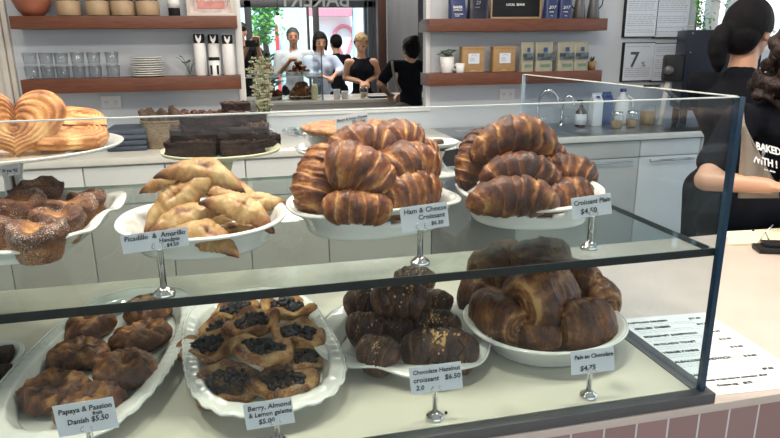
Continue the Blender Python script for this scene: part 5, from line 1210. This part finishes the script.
    # face parts
    for s in (-1, 1):
        MB().ball(hp(s*.032, .077, .008), Vector((.013, .007, .008))*k, 10, 8, HR.to_3x3()).build('eye', M['ink'], t)
        MB().tube([hp(s*.016, .088, .030), hp(s*.034, .086, .035), hp(s*.052, .076, .029)], .0035*k, 6).build('eyebrow', M[hair], t)
    MB().tube([hp(-.022, .083, -.062), hp(0, .091, -.060), hp(.022, .083, -.062)], [.002*k, .0055*k, .002*k], 8).build('mouth', M['lip'], t)
    # hair
    hq = MB()
    if hairstyle != 'bald':
        g2 = .012 if hairstyle == 'crop' else .02
        hq.ball(hp(0, -.022, .038), Vector((.074+g2, .090+g2*.6, .090+g2*.8))*k, 22, 16, HR.to_3x3())
        if hairstyle in ('bob', 'bun', 'tail', 'curly'): hq.ball(hp(0, -.055, -.005), Vector((.080, .065, .085))*k, 18, 12, HR.to_3x3())
    if hairstyle == 'bun': hq.ball(hp(0, -.075, .10), .052*k, 14, 10)
    if hairstyle == 'bob': 
        for s in (-1, 1): hq.capsule(hp(s*.072, .0, .03), .030*k, hp(s*.078, -.01, -.085), .022*k)
    if extra: extra(hq, hp, k)
    if hq.v:
        o = remesh(hq, 'hair', M[hair], vox*.9, t, 2, (30, .010) if hairstyle in ('curly', 'bun') else (24, .003))
        # open the face
        bm = bmesh.new(); bm.from_mesh(o.data); HI = HR.inverted(); kill = []
        for v in bm.verts:
            l = HI @ (v.co-H)/k
            if l.y > .028 and l.z < .062 and abs(l.x) < (.062 if hairstyle in ('bob',) else .2) and l.length < .17: kill.append(v)
            elif hairstyle in ('crop', 'short', 'tail') and l.y > -.03 and l.z < .0 and l.length < .14 and abs(l.x) > .05: kill.append(v)
        bmesh.ops.delete(bm, geom=kill, context='VERTS'); bm.to_mesh(o.data); bm.free()
    return t, j, hp, k, MW
# server 1: pony tail, back turned, at the machine
w1 = P(742, 32, 1.42)
def tail(hq, hp, k):
    pts = [(-.02, -.09, .02), (-.03, -.125, -.005), (-.035, -.135, -.04), (-.035, -.135, -.08), (-.03, -.125, -.12), (-.03, -.115, -.15)]
    rr = [.030, .038, .042, .038, .030, .016]
    for a_ in range(5): hq.capsule(hp(*pts[a_]), rr[a_]*k, hp(*pts[a_+1]), rr[a_+1]*k)
hx, hy = P(747, 36, 1.42).x, 1.42
hw1 = P(747, 34, 1.42).z/(1.585/1.70)
yaw1 = -PI/2+.42
t1, j1, hp1, k1, MW1 = person('server with long black ponytail and glasses, back turned, in a black t-shirt', hx, hy, yaw1, hw1, J=dict(elR=(hx+.20, hy-.12, 1.12), wrR=(hx+.38, hy-.05, 1.10), elL=(hx+.12, hy+.26, 1.12), wrL=(hx+.36, hy+.2, 1.10)), sleeve=.75, shirt='cotton', hair='hair', hairstyle='tail', female=True, vox=.0075, extra=tail, headrot=(-.12, -.10))
for s in (-1, 1): MB().tube([hp1(s*.075, .0, .012), hp1(s*.070, .05, .014), hp1(s*.052, .088, .012)], .0022, 6).build('glasses_arm', M['chrome'], t1)
q = MB(); [q.tube([hp1(s*.034+.022*math.cos(a_), .098, .006+.018*math.sin(a_)) for a_ in np.linspace(0, 2*PI, 15)], .0018, 5) for s in (-1, 1)]; q.build('glasses_rim', M['chrome'], t1)
# logo on her back
def hit(root, MW_, px, py, part='top'):
    o = [x for x in C.objects if x.parent == root and x.name.startswith(part)][0]; MI_ = MW_.inverted(); o_ = MI_ @ CAM; d_ = (MI_.to_3x3() @ _ray(px, py)).normalized()
    ok, loc, nrm, _ = o.ray_cast(o_, d_); return loc if ok else None
def surface_frame(root, MW_, pa, pb, pu):
    a_, b_, u_ = [hit(root, MW_, *p_) for p_ in (pa, pb, pu)]
    if None in (a_, b_, u_): return None
    x_ = (b_-a_).normalized(); y_ = u_-a_; y_ = (y_-x_*y_.dot(x_)).normalized(); z_ = x_.cross(y_); m_ = Matrix((x_, y_, z_)).transposed().to_4x4(); m_.translation = a_+z_*.006; return m_
bpy.context.view_layer.update()
fm = surface_frame(t1, MW1, (727, 75), (738, 75), (727, 68))
if fm: texts([('rio', .030, fm, .0008, .3), ('bakery', .008, fm @ Matrix.Translation((.004, -.012, 0)), .0001, 0)], M['paper'], t1, 'back_logo')
# server 2: facing us, curls, grey apron
Y2 = 1.02
cx2 = P(806, 150, Y2)
yaw2 = PI+.12
J2 = dict(neck=P(785, 98, Y2-.02), head=P(806, 62, Y2-.06), chest=P(806, 150, Y2+.0), shR=P(741, 120, Y2+.02), shL=P(870, 120, Y2), elR=P(706, 180, Y2-.10), wrR=P(768, 186, Y2-.23), elL=P(890, 185, Y2-.02), wrL=P(815, 190, Y2-.22), pel=(cx2.x-.03, Y2+.06, .93))
# the person's right arm is at the picture's left: local R is +x, which after the half turn points to -x
def curls(hq, hp, k):
    rnd = random.Random(2)
    for i in range(70):
        a_ = rnd.uniform(0, 2*PI); b_ = rnd.uniform(-.14, .09); rad_ = .098+rnd.uniform(-.008, .02)
        x_ = math.cos(a_)*rad_; y_ = math.sin(a_)*rad_-.01
        if y_ > .05 and b_ < .05: continue
        hq.ball(hp(x_, y_, b_), .024*k, 8, 6)
    for i in range(9): hq.capsule(hp(.085+.008*(i % 3), .0+.01*i, -.02-.012*i), .018*k, hp(.10+.01*(i % 2), .01*i-.02, -.13), .012*k)
t2, j2, hp2, k2, MW2 = person('server with dark curls in a black t-shirt and grey apron, forearms over the counter', cx2.x, Y2+.06, yaw2, 1.60, J=J2, skin='skin', shirt='cotton', sleeve=.72, hair='hairbrown', hairstyle='curly', female=True, vox=.0075, extra=curls, headrot=(.1, -.35))
MI2 = MW2.inverted()
def onfront(px, py, Y): return MI2 @ P(px, py, Y)
# t-shirt lettering on her chest, facing the camera side
A = P(756, 149, Y2-.17); B = P(790, 158, Y2-.165); U = P(757, 136, Y2-.15)
xx = (B-A).normalized(); yy = (U-A); yy = (yy-xx*yy.dot(xx)).normalized(); zz_ = xx.cross(yy)
MTX = MI2 @ (lambda m_: (setattr(m_, 'translation', A), m_)[1])(Matrix((xx, yy, zz_)).transposed().to_4x4())
texts([('BAKED', .033, MTX, .0012, 0), ('WITH !', .033, MTX @ Matrix.Translation((-.018, -.045, 0)), .0012, 0), ('love . always', .009, MTX @ Matrix.Translation((.03, -.062, 0)), .0002, 0)], M['white'], t2, 'shirt_lettering')
# apron bib: shaped cloth sheet in front of the chest
def bib(i, j):
    v = i/18; u = j/14; yt_ = 124+v*74
    xl = 742-4*v; xr = 744+(775-744)*min(1, v*1.15)**1.0 if v < .85 else 777+8*(v-.85)
    px = xl+(xr-xl)*u; d = Y2-.175-.012*math.sin(u*PI)+.006*math.sin(u*9+v*3)
    return onfront(px, yt_, d), .5
q = MB(); q.grid(19, 15, bib, closev=False); o = q.build('apron', M['denim'], t2); so = o.modifiers.new('t', 'SOLIDIFY'); so.thickness = .004
MB().tube([onfront(px, py, Y2-.18) for px, py in ((743, 124), (755, 147), (766, 168), (775, 184))], .0035, 6).build('apron_hem', M['denim'], t2)
MB().tube([onfront(742, 124, Y2-.172), onfront(741, 112, Y2-.10), onfront(742, 104, Y2-.0)], .008, 6).build('apron_strap', M['denim'], t2)
# waist cloth at the picture's left
c_ = MB(); c_.capsule(onfront(722, 215, Y2-.02), .07, onfront(800, 210, Y2-.02), .10); c_.capsule(onfront(708, 222, Y2+.0), .045, onfront(735, 232, Y2+.0), .09); c_.capsule(onfront(716, 240, Y2+.03), .07, onfront(800, 260, Y2+.03), .1)
remesh(c_, 'waist_cloth', M['cotton'], .01, t2, 4, (10, .014))
t = thing('scoop', 'small metal scoop held in the server hand', 'scoop', P(786, 182, Y2-.25)); MB().tube([(0, 0, 0), (-.004, -.01, .03), (-.012, -.02, .075)], .004).build('handle', M['steel'], t); MB().lathe([(0, -.012), (.014, -.008), (.018, .004), (.017, .004), (0, -.009)], 18).build('bowl', M['steel'], t)
# people reflected in the mirror, modelled behind the wall
def far(label, px, py, Y, yaw, h=None, **kw):
    c = P(px, py, Y); h = (c.z+.0)/(1.585/1.70) if h is None else h
    return person(label, c.x, Y, yaw, h, vox=.013, **kw)
fY = 7.25
a_ = far('photographer in a black cap and black shirt holding up a phone, in the mirror reflection', 240, 33, 7.1, PI-.3, shirt='cotton', sleeve=.6, hairstyle='bald', J=dict(wrL=P(258, 46, 6.85), elL=P(262, 66, 6.95), wrR=P(247, 48, 6.85), elR=P(238, 66, 6.95)))
t_, j_, hp_, k_, _ = a_; q = MB(); q.ball(hp_(0, -.005, .055), Vector((.088, .105, .07))*k_, 18, 12); q.ball(hp_(0, .10, .045), Vector((.06, .07, .012))*k_, 14, 8); remesh(q, 'cap', M['black'], .01, t_, 2)
c = P(252, 43.5, 6.70); t = thing('phone', 'black phone held up by the photographer in the mirror reflection', 'phone', c); box('body', M['black'], (-.075, .075, -.005, .005, -.037, .037), t, .004); MB().ball((.05, -.006, .018), (.012, .003, .012), 12, 8).build('camera_lens', M['frame'], t)
far('man with cropped grey hair in a white open shirt, in the mirror reflection', 293, 38, 7.75, PI, shirt='shirt', sleeve=.9, skin='skin2', hair='hairgrey', hairstyle='crop', J=dict(wrL=P(297, 62, 7.5), wrR=P(289, 62, 7.5)))
far('dark haired woman in a pale blue shirt looking down into the mirrored case', 320, 43, 7.2, PI, shirt='shirtblue', sleeve=1.4, hairstyle='bob', female=True, headrot=(.1, -.2), J=dict(elR=P(309, 74, 7.15), wrR=P(324, 77, 6.98), elL=P(341, 70, 7.15), wrL=P(334, 76, 6.98)))
far('person in black with back turned behind the woman in pale blue', 336, 44, 8.3, .4, shirt='cotton', sleeve=.7, hairstyle='short')
far('blonde woman in a black tank top standing at the mirrored counter', 361, 45, 6.78, PI-.1, shirt='cotton', tank=True, hair='hairblond', hairstyle='bun', female=True, headrot=(-.15, -.35), J=dict(elR=P(345, 78, 6.85), wrR=P(361, 82, 6.65), elL=P(379, 76, 6.85), wrL=P(367, 82, 6.65)))
t_, j_, hp_, k_, MW_ = far('server with dark bun in a black t-shirt and olive apron, back turned, in the mirror reflection', 411, 50, 5.2, .35, shirt='cotton', sleeve=.7, trousers='olive', hairstyle='bun', female=True, J=dict(elL=P(380, 84, 5.2), wrL=P(388, 93, 5.45), elR=P(417, 85, 5.4), wrR=P(405, 92, 5.5), shL=P(392, 66, 5.2), shR=P(418, 66, 5.2)))
MIx = MW_.inverted(); MB().tube([MIx @ P(px, py, 5.04) for px, py in ((392, 61), (393, 70), (395, 80), (401, 92))], .012, 8).build('apron_strap', M['denim'], t_)
q = MB(); q.capsule(j_['hipL']*1.0, .13, j_['hipR']*1.0, .13); q.capsule(j_['hipL']-Vector((0, 0, .35)), .12, j_['hipR']-Vector((0, 0, .35)), .12); remesh(q, 'apron_skirt', M['olive'], .015, t_, 4)
# ------------------------------------------------------------------ light
def area(name, loc, rot, sx, sy, power, col):
    l = bpy.data.lights.new(name, 'AREA'); l.shape = 'RECTANGLE'; l.size = sx; l.size_y = sy; l.energy = power; l.color = col
    o = bpy.data.objects.new(name, l); C.objects.link(o); o.location = loc; o.rotation_euler = rot; return o
for lx, ly, lp in ((-.75, .35, 17), (.05, .15, 17), (.75, .45, 17), (1.5, .35, 15), (.2, 1.3, 12), (-1.2, 1.5, 10)):
    area('ceiling_light', (lx, ly, 2.9), (0, 0, 0), .16, .16, lp, (1, .90, .79))
area('ceiling_light', (.8, 2.2, 2.9), (0, 0, 0), 2.4, .3, 18, (1, .88, .74))
area('ceiling_light', (.8, 6.8, 2.9), (0, 0, 0), 2.4, .6, 60, (1, .93, .85))
sl = bpy.data.lights.new('sun', 'SUN'); sl.energy = 3.5; sl.angle = .02; sl.color = (1, .95, .88); so_ = bpy.data.objects.new('sun', sl); C.objects.link(so_); so_.rotation_euler = Vector((.12, .62, -.78)).to_track_quat('-Z', 'Y').to_euler(); so_.location = (0, -8, 12)
W = bpy.data.worlds.new('world'); S.world = W; W.use_nodes = True; nt = W.node_tree; bg = nt.nodes['Background']
tc = nt.nodes.new('ShaderNodeTexCoord'); sp_ = nt.nodes.new('ShaderNodeSeparateXYZ'); nt.links.new(tc.outputs['Generated'], sp_.inputs[0]); rp = nt.nodes.new('ShaderNodeValToRGB')
rp.color_ramp.elements[0].position = .0; rp.color_ramp.elements[0].color = (.55, .58, .60, 1); rp.color_ramp.elements[1].position = .45; rp.color_ramp.elements[1].color = (.62, .80, 1, 1)
e = rp.color_ramp.elements.new(.06); e.color = (1, 1, 1, 1); nt.links.new(sp_.outputs[2], rp.inputs[0]); nt.links.new(rp.outputs[0], bg.inputs[0]); bg.inputs[1].default_value = 1.9
S.view_settings.view_transform = 'Standard'; S.view_settings.look = 'None'; S.view_settings.gamma = 1; S.view_settings.exposure = 0.4; S.view_settings.use_curve_mapping = False
